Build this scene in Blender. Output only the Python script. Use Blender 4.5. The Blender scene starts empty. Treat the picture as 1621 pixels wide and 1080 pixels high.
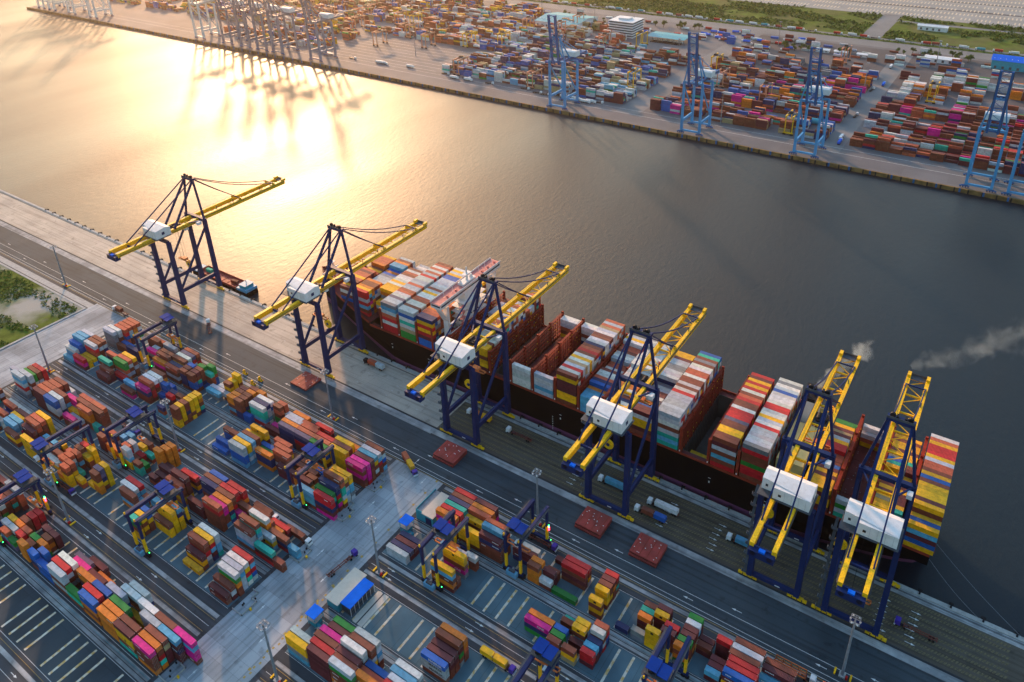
import bpy, math, random
from mathutils import Vector, Matrix
R = math.radians
rnd = random.Random(7)
S = bpy.context.scene
COL = S.collection
# ------------------------------------------------------------ camera
CAMH = 303.0
YAW, PITCH, ROLL = -0.579457833, 0.452597792, -0.0175552
cd = bpy.data.cameras.new('camera'); cam = bpy.data.objects.new('camera', cd); COL.objects.link(cam)
fw = Vector((math.sin(YAW)*math.cos(PITCH), math.cos(YAW)*math.cos(PITCH), -math.sin(PITCH)))
rt = fw.cross(Vector((0, 0, 1))).normalized(); up = rt.cross(fw)
r2 = rt*math.cos(ROLL)+up*math.sin(ROLL); u2 = -rt*math.sin(ROLL)+up*math.cos(ROLL)
m = Matrix((( r2.x, u2.x, -fw.x, 0), (r2.y, u2.y, -fw.y, 0), (r2.z, u2.z, -fw.z, CAMH), (0, 0, 0, 1)))
cam.matrix_world = m
cd.sensor_width = 36; cd.lens = 1.08095906*1124/1621*36*1.0
cd.shift_x = -48.64156/1621; cd.shift_y = -218.22353/1621
cd.clip_start = 1; cd.clip_end = 12000
S.camera = cam
# ------------------------------------------------------------ world, sun, exposure
SUN_AZ, SUN_EL = -53.0, 15.0          # azimuth measured from +Y towards +X
w = bpy.data.worlds.new('World'); S.world = w; w.use_nodes = True
nt = w.node_tree; bg = nt.nodes['Background']; sky = nt.nodes.new('ShaderNodeTexSky')
sky.sky_type = 'NISHITA'; sky.sun_disc = False; sky.sun_elevation = R(SUN_EL); sky.sun_rotation = R(SUN_AZ)
sky.altitude = 0; sky.air_density = 2.1; sky.dust_density = 4.0; sky.ozone_density = 6.0
nt.links.new(sky.outputs[0], bg.inputs[0]); bg.inputs[1].default_value = 0.15
sd = bpy.data.lights.new('sun', 'SUN'); sun = bpy.data.objects.new('sun', sd); COL.objects.link(sun)
sd.energy = 2.1; sd.angle = R(2.5); sd.color = (1.0, 0.54, 0.27)
sdir = Vector((math.sin(R(SUN_AZ))*math.cos(R(SUN_EL)), math.cos(R(SUN_AZ))*math.cos(R(SUN_EL)), math.sin(R(SUN_EL))))
sun.rotation_euler = sdir.to_track_quat('Z', 'Y').to_euler()
S.view_settings.view_transform = 'Standard'; S.view_settings.look = 'None'
S.view_settings.gamma = 1; S.view_settings.use_curve_mapping = False; S.view_settings.exposure = 1.6
S.cycles.max_bounces = 6; S.cycles.diffuse_bounces = 2; S.cycles.glossy_bounces = 3; S.cycles.transmission_bounces = 2
S.cycles.volume_bounces = 0; S.cycles.volume_step_rate = 4; S.cycles.volume_max_steps = 64
S.cycles.use_denoising = True
S.cycles.sample_clamp_indirect = 8

# ------------------------------------------------------------ materials
def lin(c):
    return tuple(c)+(1,) if len(c) == 3 else c
def mat(name, col, rough=0.7, var=0.12, scale=0.2, spec=0.12, metal=0.0, bump=0.0, col2=None, scale2=None, amt2=0.0, emit=None):
    m = bpy.data.materials.new(name); m.use_nodes = True; n = m.node_tree.nodes; l = m.node_tree.links
    b = n['Principled BSDF']; b.inputs['Roughness'].default_value = rough; b.inputs['Metallic'].default_value = metal
    b.inputs['Specular IOR Level'].default_value = spec
    tc = n.new('ShaderNodeTexCoord'); geo = n.new('ShaderNodeNewGeometry')
    no = n.new('ShaderNodeTexNoise'); no.inputs['Scale'].default_value = scale; no.inputs['Detail'].default_value = 5
    l.new(geo.outputs['Position'], no.inputs['Vector'])
    mp = n.new('ShaderNodeMapRange'); mp.inputs[1].default_value = 0.3; mp.inputs[2].default_value = 0.7
    mp.inputs[3].default_value = 1-var; mp.inputs[4].default_value = 1+var
    l.new(no.outputs['Fac'], mp.inputs[0])
    hs = n.new('ShaderNodeHueSaturation'); hs.inputs['Color'].default_value = lin(col); l.new(mp.outputs[0], hs.inputs['Value'])
    out = hs.outputs[0]
    if col2 is not None:
        n2 = n.new('ShaderNodeTexNoise'); n2.inputs['Scale'].default_value = scale2 or scale*0.2; n2.inputs['Detail'].default_value = 6
        l.new(geo.outputs['Position'], n2.inputs['Vector'])
        m2 = n.new('ShaderNodeMapRange'); m2.inputs[1].default_value = 0.45; m2.inputs[2].default_value = 0.62; m2.inputs[4].default_value = amt2
        l.new(n2.outputs['Fac'], m2.inputs[0])
        mx = n.new('ShaderNodeMix'); mx.data_type = 'RGBA'; mx.inputs['B'].default_value = lin(col2)
        l.new(m2.outputs[0], mx.inputs['Factor']); l.new(out, mx.inputs['A']); out = mx.outputs['Result']
    l.new(out, b.inputs['Base Color'])
    if bump:
        bp = n.new('ShaderNodeBump'); bp.inputs['Distance'].default_value = bump; l.new(no.outputs['Fac'], bp.inputs['Height']); l.new(bp.outputs[0], b.inputs['Normal'])
    if emit:
        b.inputs['Emission Color'].default_value = lin(emit[0]); b.inputs['Emission Strength'].default_value = emit[1]
    return m
def slabs(mt, sx, sy, dark=0.75, jitter=0.2):
    """concrete bays: joints and panel-to-panel tone, in world metres"""
    n = mt.node_tree.nodes; l = mt.node_tree.links; b = n['Principled BSDF']
    src = b.inputs['Base Color'].links[0].from_socket
    geo = n.new('ShaderNodeNewGeometry'); mp = n.new('ShaderNodeMapping'); mp.inputs['Scale'].default_value = (1, 1, 1)
    br = n.new('ShaderNodeTexBrick'); br.offset = 0; br.inputs['Scale'].default_value = 1
    br.inputs['Brick Width'].default_value = sx; br.inputs['Row Height'].default_value = sy; br.inputs['Mortar Size'].default_value = 0.09
    br.inputs['Color1'].default_value = (1-jitter, 1-jitter, 1-jitter, 1); br.inputs['Color2'].default_value = (1+jitter, 1+jitter, 1+jitter, 1)
    br.inputs['Mortar'].default_value = (dark, dark, dark, 1)
    l.new(geo.outputs['Position'], br.inputs['Vector'])
    mx = n.new('ShaderNodeMix'); mx.data_type = 'RGBA'; mx.blend_type = 'MULTIPLY'; mx.inputs['Factor'].default_value = 1
    l.new(src, mx.inputs['A']); l.new(br.outputs['Color'], mx.inputs['B']); l.new(mx.outputs['Result'], b.inputs['Base Color'])
    return mt
def wear(mt, along=0, amt=0.45):
    n = mt.node_tree.nodes; l = mt.node_tree.links; b = n['Principled BSDF']; src = b.inputs['Base Color'].links[0].from_socket
    geo = n.new('ShaderNodeNewGeometry'); mp = n.new('ShaderNodeMapping'); mp.inputs['Scale'].default_value = (0.012, 0.55, 1) if not along else (0.55, 0.012, 1)
    l.new(geo.outputs['Position'], mp.inputs[0]); t = n.new('ShaderNodeTexNoise'); t.inputs['Scale'].default_value = 1; t.inputs['Detail'].default_value = 4; l.new(mp.outputs[0], t.inputs[0])
    mr = n.new('ShaderNodeMapRange'); mr.inputs[1].default_value = 0.48; mr.inputs[2].default_value = 0.66; mr.inputs[3].default_value = 1; mr.inputs[4].default_value = 1-amt; l.new(t.outputs[0], mr.inputs[0])
    t2 = n.new('ShaderNodeTexNoise'); t2.inputs['Scale'].default_value = 0.22; t2.inputs['Detail'].default_value = 5; l.new(geo.outputs['Position'], t2.inputs[0])
    m2 = n.new('ShaderNodeMapRange'); m2.inputs[1].default_value = 0.60; m2.inputs[2].default_value = 0.70; m2.inputs[3].default_value = 1; m2.inputs[4].default_value = 0.7; l.new(t2.outputs[0], m2.inputs[0])
    mu = n.new('ShaderNodeMath'); mu.operation = 'MULTIPLY'; l.new(mr.outputs[0], mu.inputs[0]); l.new(m2.outputs[0], mu.inputs[1])
    hs = n.new('ShaderNodeHueSaturation'); l.new(src, hs.inputs['Color']); l.new(mu.outputs[0], hs.inputs['Value']); l.new(hs.outputs[0], b.inputs['Base Color']); return mt
M = {}
M['asphalt'] = mat('asphalt', (0.050, 0.056, 0.066), 0.8, 0.22, 0.06, col2=(0.085, 0.085, 0.09), scale2=0.018, amt2=0.6)
M['road'] = mat('road_asphalt', (0.042, 0.058, 0.070), 0.75, 0.2, 0.05, col2=(0.075, 0.09, 0.10), scale2=0.012, amt2=0.5)
M['pad'] = slabs(mat('block_pad', (0.085, 0.145, 0.175), 0.75, 0.2, 0.08, col2=(0.05, 0.085, 0.105), scale2=0.03, amt2=0.6), 12.87, 17, 0.6, 0.1)
M['pad2'] = slabs(mat('block_pad_dark', (0.035, 0.05, 0.062), 0.75, 0.2, 0.08, col2=(0.055, 0.08, 0.095), scale2=0.03, amt2=0.5), 12.87, 17, 0.7, 0.08)
M['apron'] = slabs(mat('apron_concrete', (0.46, 0.39, 0.32), 0.7, 0.1, 0.05, col2=(0.23, 0.21, 0.19), scale2=0.02, amt2=0.6), 9, 7.5, 0.8, 0.05)
M['apron2'] = mat('apron_asphalt', (0.088, 0.072, 0.056), 0.8, 0.2, 0.12, col2=(0.11, 0.1, 0.085), scale2=0.02, amt2=0.5)
M['stripe'] = mat('yellow_hatching', (0.135, 0.108, 0.062), 0.8, 0.35, 1.2)
M['concrete'] = slabs(mat('pale_concrete', (0.36, 0.38, 0.40), 0.75, 0.12, 0.06, col2=(0.16, 0.18, 0.2), scale2=0.03, amt2=0.75), 7.5, 5.5, 0.75, 0.13)
M['strip'] = mat('runway_concrete', (0.36, 0.355, 0.35), 0.75, 0.25, 0.25, col2=(0.17, 0.18, 0.19), scale2=0.08, amt2=0.7)
M['white'] = mat('road_paint', (0.62, 0.62, 0.6), 0.7, 0.25, 1.5)
M['yellowline'] = mat('yellow_road_paint', (0.4, 0.26, 0.07), 0.7, 0.3, 1.0)
M['slotline'] = mat('slot_kerb', (0.62, 0.57, 0.47), 0.8, 0.15, 1.2, col2=(0.55, 0.32, 0.06), scale2=0.42, amt2=0.9)
M['kerb'] = mat('kerb', (0.36, 0.35, 0.33), 0.8, 0.2, 0.5)
M['rail'] = mat('rail', (0.03, 0.028, 0.03), 0.6)
M['quaywall'] = mat('quay_wall', (0.12, 0.1, 0.08), 0.9, 0.4, 0.3)
M['farquaywall'] = mat('far_quay_wall', (0.20, 0.12, 0.045), 0.9, 0.4, 0.2)
M['rubber'] = mat('rubber', (0.012, 0.012, 0.014), 0.8)
M['farground'] = slabs(mat('far_ground', (0.135, 0.13, 0.135), 0.8, 0.15, 0.02, col2=(0.15, 0.15, 0.16), scale2=0.006, amt2=0.8), 40, 16, 0.82, 0.08)
M['fardark'] = mat('far_asphalt', (0.09, 0.085, 0.09), 0.85, 0.2, 0.02)
M['farroad'] = mat('far_road', (0.18, 0.18, 0.18), 0.8, 0.15, 0.02)
M['lot'] = mat('far_lot', (0.27, 0.265, 0.25), 0.8, 0.12, 0.02)
M['grass'] = mat('grass_ground', (0.08, 0.12, 0.018), 0.95, 0.4, 0.06, spec=0.05, col2=(0.12, 0.11, 0.05), scale2=0.02, amt2=0.6, bump=0.5)
M['gravel'] = mat('scrub_earth', (0.09, 0.12, 0.02), 0.95, 0.4, 0.15, spec=0.05, col2=(0.34, 0.32, 0.28), scale2=0.022, amt2=1.0)
M['leaf'] = mat('leaf', (0.095, 0.15, 0.018), 0.8, 0.4, 0.25, spec=0.05, col2=(0.19, 0.19, 0.03), scale2=0.1, amt2=0.7)
M['leafdark'] = mat('leaf_dark', (0.045, 0.085, 0.02), 0.8, 0.4, 0.25, spec=0.05)
M['bark'] = mat('bark', (0.08, 0.06, 0.04), 0.9)
M['navy'] = mat('navy_paint', (0.006, 0.02, 0.088), 0.55, 0.15, 0.3, spec=0.15)
M['yellow'] = mat('yellow_paint', (0.92, 0.50, 0.004), 0.5, 0.12, 0.3, spec=0.2, col2=(0.3, 0.17, 0.02), scale2=1.2, amt2=0.4)
M['black'] = mat('black_steel', (0.014, 0.014, 0.018), 0.6)
M['grey'] = mat('grey_steel', (0.22, 0.23, 0.25), 0.55, 0.2, 0.5)
M['darkgrey'] = mat('dark_grey_steel', (0.07, 0.075, 0.085), 0.6, 0.2, 0.5)
M['house'] = mat('white_cladding', (0.72, 0.71, 0.70), 0.55, 0.06, 0.3, col2=(0.55, 0.53, 0.5), scale2=0.4, amt2=0.35)
M['roofblue'] = mat('blue_roof', (0.002, 0.13, 0.66), 0.75, 0.1, 0.4, spec=0.05)
M['rtgroof'] = mat('trolley_roof', (0.003, 0.035, 0.22), 0.75, 0.1, 0.4, spec=0.05)
M['teal'] = mat('teal_cladding', (0.03, 0.30, 0.38), 0.5, 0.12, 0.4)
M['cream'] = mat('cream_roof', (0.56, 0.50, 0.42), 0.7, 0.1, 0.3, col2=(0.35, 0.31, 0.26), scale2=0.3, amt2=0.4)
M['glass'] = mat('glass', (0.03, 0.05, 0.07), 0.08, 0.05, spec=0.8)
M['skyblue'] = mat('light_blue_panel', (0.12, 0.32, 0.48), 0.45, 0.1)
M['orange'] = mat('orange_paint', (0.60, 0.17, 0.05), 0.5, 0.2)
M['salmon'] = mat('salmon_paint', (0.62, 0.26, 0.15), 0.55, 0.2)
M['hatch'] = mat('hatch_red', (0.36, 0.055, 0.045), 0.6, 0.18, 0.3, col2=(0.17, 0.05, 0.04), scale2=0.2, amt2=0.5)
M['hull'] = mat('hull_black', (0.004, 0.004, 0.005), 0.8, 0.3, 0.08, spec=0.03)
M['boot'] = mat('hull_boot', (0.17, 0.05, 0.11), 0.6, 0.2, 0.06)
M['lash'] = mat('lashing_red', (0.26, 0.035, 0.018), 0.6, 0.25, 0.4)
M['deck'] = mat('deck_red', (0.14, 0.035, 0.035), 0.65, 0.3, 0.15)
M['hold'] = mat('hold_grey', (0.10, 0.095, 0.085), 0.7, 0.25, 0.15)
M['shipwhite'] = mat('ship_white', (0.72, 0.66, 0.62), 0.5, 0.06, 0.3)
M['shipred'] = mat('ship_deck_pink', (0.52, 0.17, 0.15), 0.6, 0.15, 0.5)
M['shipcream'] = mat('casing_cream', (0.62, 0.47, 0.19), 0.55, 0.08, 0.3)
M['bluecrane'] = mat('pale_blue_paint', (0.07, 0.30, 0.56), 0.6, 0.15, 0.1)
M['bluedark'] = mat('deep_blue_paint', (0.015, 0.11, 0.30), 0.6, 0.15, 0.1)
M['greycrane'] = mat('blue_grey_paint', (0.20, 0.22, 0.28), 0.55, 0.15, 0.1)
M['whitecrane'] = mat('white_crane_paint', (0.7, 0.68, 0.64), 0.5, 0.08, 0.1)
M['purple'] = mat('purple_cab', (0.06, 0.03, 0.28), 0.4)
M['chassis'] = mat('trailer_red', (0.17, 0.045, 0.035), 0.6, 0.25, 0.8)
M['red'] = mat('red_paint', (0.5, 0.02, 0.02), 0.5)
M['lampred'] = mat('red_lamp', (0.5, 0.01, 0.02), 0.5, emit=((1, 0.02, 0.05), 6))
M['lampgreen'] = mat('green_lamp', (0.01, 0.4, 0.05), 0.5, emit=((0.03, 1, 0.15), 4))

def water_mat():
    m = bpy.data.materials.new('river_water'); m.use_nodes = True; n = m.node_tree.nodes; l = m.node_tree.links
    b = n['Principled BSDF']; b.inputs['Base Color'].default_value = (0.003, 0.011, 0.018, 1)
    b.inputs['Roughness'].default_value = 0.22; b.inputs['IOR'].default_value = 1.333
    geo = n.new('ShaderNodeNewGeometry')
    def nz(scale, det, sx, sy, rot):
        mp = n.new('ShaderNodeMapping'); mp.inputs['Scale'].default_value = (sx, sy, 1); mp.inputs['Rotation'].default_value = (0, 0, R(rot))
        l.new(geo.outputs['Position'], mp.inputs[0]); t = n.new('ShaderNodeTexNoise'); t.inputs['Scale'].default_value = scale; t.inputs['Detail'].default_value = det
        l.new(mp.outputs[0], t.inputs[0]); return t.outputs['Fac']
    a = nz(1.0, 3, 1, 0.5, 25); c = nz(0.3, 3, 1, 0.45, -20); d = nz(0.006, 4, 1, 0.25, 8)
    ad = n.new('ShaderNodeMath'); ad.operation = 'MULTIPLY_ADD'; ad.inputs[1].default_value = 2.2; l.new(c, ad.inputs[0]); l.new(a, ad.inputs[2])
    bp = n.new('ShaderNodeBump'); bp.inputs['Distance'].default_value = 0.17; bp.inputs['Strength'].default_value = 0.5
    l.new(ad.outputs[0], bp.inputs['Height']); l.new(bp.outputs[0], b.inputs['Normal'])
    mr = n.new('ShaderNodeMapRange'); mr.inputs[1].default_value = 0.35; mr.inputs[2].default_value = 0.68; mr.inputs[3].default_value = 0.40; mr.inputs[4].default_value = 0.55
    l.new(d, mr.inputs[0]); l.new(mr.outputs[0], b.inputs['Roughness'])
    return m
M['water'] = water_mat()

CC = dict(r=(0.21, 0.052, 0.030), M=(0.135, 0.026, 0.032), R=(0.54, 0.016, 0.024), s=(0.47, 0.095, 0.045), o=(0.70, 0.19, 0.018), y=(0.84, 0.42, 0.008),
          t=(0.40, 0.29, 0.15), w=(0.62, 0.61, 0.58), l=(0.42, 0.46, 0.50), k=(0.19, 0.21, 0.23), u=(0.085, 0.33, 0.50), b=(0.006, 0.10, 0.38),
          n=(0.022, 0.032, 0.11), c=(0.008, 0.42, 0.30), g=(0.015, 0.22, 0.035), p=(0.66, 0.008, 0.23), v=(0.12, 0.10, 0.17))
CN = dict(r='brown', M='maroon', R='bright red', s='salmon red', o='orange', y='yellow', t='tan', w='white', l='pale grey', k='dark grey',
          u='light blue', b='blue', n='navy', c='teal', g='green', p='magenta', v='purple grey')

def cont_mat(name, attr):
    m = bpy.data.materials.new(name); m.use_nodes = True; n = m.node_tree.nodes; l = m.node_tree.links
    b = n['Principled BSDF']; b.inputs['Roughness'].default_value = 0.7; b.inputs['Specular IOR Level'].default_value = 0.1
    if attr:
        s = n.new('ShaderNodeAttribute'); s.attribute_name = 'Col'; src = s.outputs['Color']
    else:
        s = n.new('ShaderNodeObjectInfo'); src = s.outputs['Color']
    geo = n.new('ShaderNodeNewGeometry')
    no = n.new('ShaderNodeTexNoise'); no.inputs['Scale'].default_value = 0.6; no.inputs['Detail'].default_value = 6; l.new(geo.outputs['Position'], no.inputs[0])
    mp = n.new('ShaderNodeMapRange'); mp.inputs[1].default_value = 0.3; mp.inputs[2].default_value = 0.7; mp.inputs[3].default_value = 0.78; mp.inputs[4].default_value = 1.15
    l.new(no.outputs[0], mp.inputs[0])
    hs = n.new('ShaderNodeHueSaturation'); l.new(src, hs.inputs['Color']); l.new(mp.outputs[0], hs.inputs['Value'])
    # rust blooms and, on roofs, a film of dust
    n2 = n.new('ShaderNodeTexNoise'); n2.inputs['Scale'].default_value = 1.7; n2.inputs['Detail'].default_value = 6; l.new(geo.outputs['Position'], n2.inputs[0])
    m2 = n.new('ShaderNodeMapRange'); m2.inputs[1].default_value = 0.64; m2.inputs[2].default_value = 0.74; m2.inputs[4].default_value = 0.6; l.new(n2.outputs[0], m2.inputs[0])
    mx = n.new('ShaderNodeMix'); mx.data_type = 'RGBA'; mx.inputs['B'].default_value = (0.13, 0.05, 0.025, 1)
    l.new(m2.outputs[0], mx.inputs['Factor']); l.new(hs.outputs[0], mx.inputs['A'])
    sp = n.new('ShaderNodeSeparateXYZ'); l.new(geo.outputs['Normal'], sp.inputs[0])
    m3 = n.new('ShaderNodeMapRange'); m3.inputs[1].default_value = 0.7; m3.inputs[2].default_value = 1; m3.inputs[4].default_value = 0.07; l.new(sp.outputs[2], m3.inputs[0])
    mx2 = n.new('ShaderNodeMix'); mx2.data_type = 'RGBA'; mx2.inputs['B'].default_value = (0.5, 0.42, 0.36, 1)
    l.new(m3.outputs[0], mx2.inputs['Factor']); l.new(mx.outputs['Result'], mx2.inputs['A']); l.new(mx2.outputs['Result'], b.inputs['Base Color'])
    # corrugation
    wv = n.new('ShaderNodeTexWave'); wv.bands_direction = 'X'; wv.inputs['Scale'].default_value = 0.55; l.new(geo.outputs['Position'], wv.inputs[0])
    bp = n.new('ShaderNodeBump'); bp.inputs['Distance'].default_value = 0.12; bp.inputs['Strength'].default_value = 0.8
    l.new(wv.outputs['Fac'], bp.inputs['Height']); l.new(bp.outputs[0], b.inputs['Normal'])
    return m
M['cont'] = cont_mat('container_paint', False); M['contc'] = cont_mat('container_paint_mass', True)
M['doorbar'] = mat('door_bars', (0.35, 0.33, 0.3), 0.5)

# ------------------------------------------------------------ mesh helpers
class MB:
    def __init__(s): s.v = []; s.f = []; s.m = []; s.c = []; s.mats = []
    def mi(s, k):
        if k not in s.mats: s.mats.append(k)
        return s.mats.index(k)
    def add(s, vs, fs, k, col=None):
        o = len(s.v); s.v += vs; i = s.mi(k)
        for f in fs: s.f.append([a+o for a in f]); s.m.append(i); s.c.append(col)
        return s
    def box(s, x0, x1, y0, y1, z0, z1, k, col=None, bottom=True):
        vs = [(x0, y0, z0), (x1, y0, z0), (x1, y1, z0), (x0, y1, z0), (x0, y0, z1), (x1, y0, z1), (x1, y1, z1), (x0, y1, z1)]
        fs = [(4, 5, 6, 7), (0, 1, 5, 4), (1, 2, 6, 5), (2, 3, 7, 6), (3, 0, 4, 7)]
        if bottom: fs.append((3, 2, 1, 0))
        return s.add(vs, fs, k, col)
    def cb(s, cx, cy, z0, dx, dy, dz, k, col=None): return s.box(cx-dx/2, cx+dx/2, cy-dy/2, cy+dy/2, z0, z0+dz, k, col)
    def beam(s, p, q, w, h, k, w2=None, h2=None):
        p = Vector(p); q = Vector(q); d = (q-p)
        if d.length < 1e-6: return s
        d.normalize(); a = Vector((0, 0, 1)) if abs(d.z) < 0.95 else Vector((0, 1, 0))
        sx = d.cross(a).normalized(); sy = sx.cross(d).normalized(); w2 = w2 or w; h2 = h2 or h
        vs = []
        for c, ww, hh in ((p, w, h), (q, w2, h2)):
            for i, j in ((-1, -1), (1, -1), (1, 1), (-1, 1)): vs.append(tuple(c+sx*i*ww/2+sy*j*hh/2))
        return s.add(vs, [(0, 1, 5, 4), (1, 2, 6, 5), (2, 3, 7, 6), (3, 0, 4, 7), (3, 2, 1, 0), (4, 5, 6, 7)], k)
    def cyl(s, c, r, h, k, n=10, r2=None, axis='Z'):
        r2 = r if r2 is None else r2; vs = []
        for t, rr in ((0, r), (h, r2)):
            for i in range(n):
                a = 2*math.pi*i/n; x, y = rr*math.cos(a), rr*math.sin(a)
                vs.append((c[0]+x, c[1]+y, c[2]+t) if axis == 'Z' else (c[0]+x, c[1]+t, c[2]+y) if axis == 'Y' else (c[0]+t, c[1]+x, c[2]+y))
        fs = [(i, (i+1) % n, n+(i+1) % n, n+i) for i in range(n)]+[tuple(range(n, 2*n)), tuple(reversed(range(n)))]
        return s.add(vs, fs, k)
    def prism(s, pts, z0, z1, k):
        n = len(pts); vs = [(x, y, z0) for x, y in pts]+[(x, y, z1) for x, y in pts]
        return s.add(vs, [(i, (i+1) % n, n+(i+1) % n, n+i) for i in range(n)]+[tuple(range(n, 2*n)), tuple(reversed(range(n)))], k)
    def build(s, name, parent=None, loc=None):
        me = bpy.data.meshes.new(name); me.from_pydata(s.v, [], s.f)
        for k in s.mats: me.materials.append(M[k])
        me.polygons.foreach_set('material_index', s.m)
        if any(c is not None for c in s.c):
            at = me.color_attributes.new('Col', 'FLOAT_COLOR', 'CORNER'); buf = []
            for f, c in zip(s.f, s.c):
                c = c or (0.5, 0.5, 0.5); buf += [c[0], c[1], c[2], 1.0]*len(f)
            at.data.foreach_set('color', buf)
        me.update()
        o = bpy.data.objects.new(name, me); COL.objects.link(o)
        if parent is not None: o.parent = parent
        if loc is not None: o.location = loc
        return o
def tag(o, label=None, cat=None, group=None, kind=None):
    if label: o['label'] = label
    if cat: o['category'] = cat
    if group: o['group'] = group
    if kind: o['kind'] = kind
    return o
def empty(name, loc, rz=0):
    o = bpy.data.objects.new(name, None); o.empty_display_size = 1; COL.objects.link(o); o.location = loc; o.rotation_euler = (0, 0, rz); return o
def copy_tree(o, parent=None):
    c = o.copy(); COL.objects.link(c); c.parent = parent
    for ch in list(o.children): copy_tree(ch, c)
    return c
def struct(mb, name, label=None): 
    o = mb.build(name); o['kind'] = 'structure'
    if label: o['label'] = label
    return o
ORD = ['first', 'second', 'third', 'fourth', 'fifth', 'sixth', 'seventh', 'eighth', 'ninth', 'tenth', 'eleventh', 'twelfth', 'thirteenth', 'fourteenth',
       'fifteenth', 'sixteenth', 'seventeenth', 'eighteenth', 'nineteenth', 'twentieth', 'twenty-first', 'twenty-second', 'twenty-third', 'twenty-fourth', 'twenty-fifth',
       'twenty-sixth', 'twenty-seventh', 'twenty-eighth', 'twenty-ninth', 'thirtieth']

# ------------------------------------------------------------ setting
QY = 277.7; WZ = -3.5
b = MB(); b.add([(-5000, -1500, WZ), (2500, -1500, WZ), (2500, 3500, WZ), (-5000, 3500, WZ)], [(0, 1, 2, 3)], 'water'); struct(b, 'water')
b = MB(); b.box(-2600, 700, -900, QY, -9, 0, 'asphalt'); struct(b, 'ground')
b = MB(); b.box(-2600, 700, QY, QY+0.6, -9, -0.3, 'quaywall'); b.box(-2600, 700, QY-1.6, QY+0.6, 0.004, 0.35, 'kerb'); struct(b, 'quay_edge')
def sheet(name, rects, k, z=0.004):
    b = MB()
    for x0, x1, y0, y1 in rects: b.add([(x0, y0, z), (x1, y0, z), (x1, y1, z), (x0, y1, z)], [(0, 1, 2, 3)], k)
    return struct(b, name)
sheet('pavement', [(-2600, -235.5, 246.6, QY-1.6)], 'apron')
sheet('quay_paving', [(-235.5, 700, 246.6, QY-1.6)], 'apron2')
sheet('quay_path', [(-2600, -486, 240.8, 245.4), (-486, -235.5, 240.8, 245.4), (-235.5, 700, 241.6, 245.4), (-235.5, 700, 272.6, 276)], 'strip', 0.008)
# hatched lanes on the dark part of the quay
b = MB()
for i, y in enumerate((249.5, 252.4, 255.9, 258.8, 262.3, 265.2, 268.6, 271)):
    x = -234
    while x < 46:
        b.add([(x, y-0.75, 0.012), (x+0.9, y-0.75, 0.012), (x+1.7, y+0.75, 0.012), (x+0.8, y+0.75, 0.012)], [(0, 1, 2, 3)], 'stripe'); x += 1.3
struct(b, 'lane_markings')
b = MB()
for y in (245.95, 274.9):
    b.box(-2600, 700, y-0.35, y-0.12, 0.004, 0.05, 'rail'); b.box(-2600, 700, y+0.12, y+0.35, 0.004, 0.05, 'rail')
struct(b, 'crane_rail_lines')
sheet('road', [(-2600, 700, 216.2, 240.8)], 'road')
# cross road, service road, runways, block pads
sheet('cross_road', [(-238.3, -206, -400, 216.2)], 'concrete')
sheet('service_road', [(-528, -486, -400, 216.2)], 'concrete', 0.006)
sheet('verge_path', [(-2600, -528, 209.5, 214)], 'kerb', 0.01)
BL = dict(A1=192.3, A2=168.9, B1=135.8, B2=111.8, C1=76.6, C2=53.3, D1=18, D2=-6)
L0, L1, R0, R1 = -484, -240.5, -203.5, 320
sheet('block_paving', [(x0, x1, y-0.3, y+17.3) for k_, y in BL.items() if k_[0] in 'AB' for x0, x1 in ((L0, L1), (R0, R1))], 'pad', 0.008)
sheet('block_paving', [(x0, x1, y-0.3, y+17.3) for k_, y in BL.items() if k_[0] in 'CD' for x0, x1 in ((L0, L1), (R0, R1))], 'pad2', 0.008)
st = []
for y in (214.6, 165.8, 157.1, 106.3, 96.8, 48.6, 40): st += [(L0, L1, y-0.85, y+0.85), (R0, R1, y-0.85, y+0.85)]
for y in (189.2, 132.6, 73.2, 15): st += [(L0, L1, y-1.7, y+1.7), (R0, R1, y-1.7, y+1.7)]
sheet('runway_strips', st, 'strip', 0.012)
ln = []
for y in (217.4, 219.4, 224.5): ln.append((-2400, 600, y-0.1, y+0.1))
for y in (161.4, 101.5, 44.3):
    for a, c in ((L0, L1), (R0, R1)): ln.append((a, c, y-0.07, y+0.07))
for y0 in BL.values():
    for a, c in ((L0, L1), (R0, R1)): ln.append((a, c, y0-0.75, y0-0.6)); ln.append((a, c, y0+17.5, y0+17.65))
for k_, a_ in (('road', 0.35), ('asphalt', 0.35), ('apron', 0.3), ('apron2', 0.35), ('strip', 0.45)): wear(M[k_], 0, a_)
wear(M['concrete'], 1, 0.3)
# lane arrows
ar = MB()
def arrow(x, y, s, z=0.016, l=4.6, ax=1):
    pts = [(-l/2, -0.12), (l*0.1, -0.12), (l*0.1, -0.5), (l/2, 0), (l*0.1, 0.5), (l*0.1, 0.12), (-l/2, 0.12)]
    vs = [((x+s*p, y+q, z) if ax else (x+q, y+s*p, z)) for p, q in pts]
    ar.add(vs, [tuple(range(7)) if (s > 0) == bool(ax) else tuple(reversed(range(7)))], 'white')
for x in range(-700, 300, 57):
    arrow(x, 222, -1); arrow(x+20, 227.6, -1)
for x in list(range(-470, -250, 46))+list(range(-190, 300, 46)):
    for y in (163.6, 159.4, 103.8, 99.2, 46): arrow(x+rnd.uniform(-4, 4), y, 1)
for i, x in enumerate((-150, -100, -75, 0, 12)):
    for y in (251, 254.2, 257.4, 260.6, 263.8, 267): arrow(x+rnd.uniform(-1, 1), y, 1, 0.02, 4)
for y in range(-60, 214, 34):
    arrow(-216, y, -1, ax=0); arrow(-228, y+9, 1, ax=0)
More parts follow.
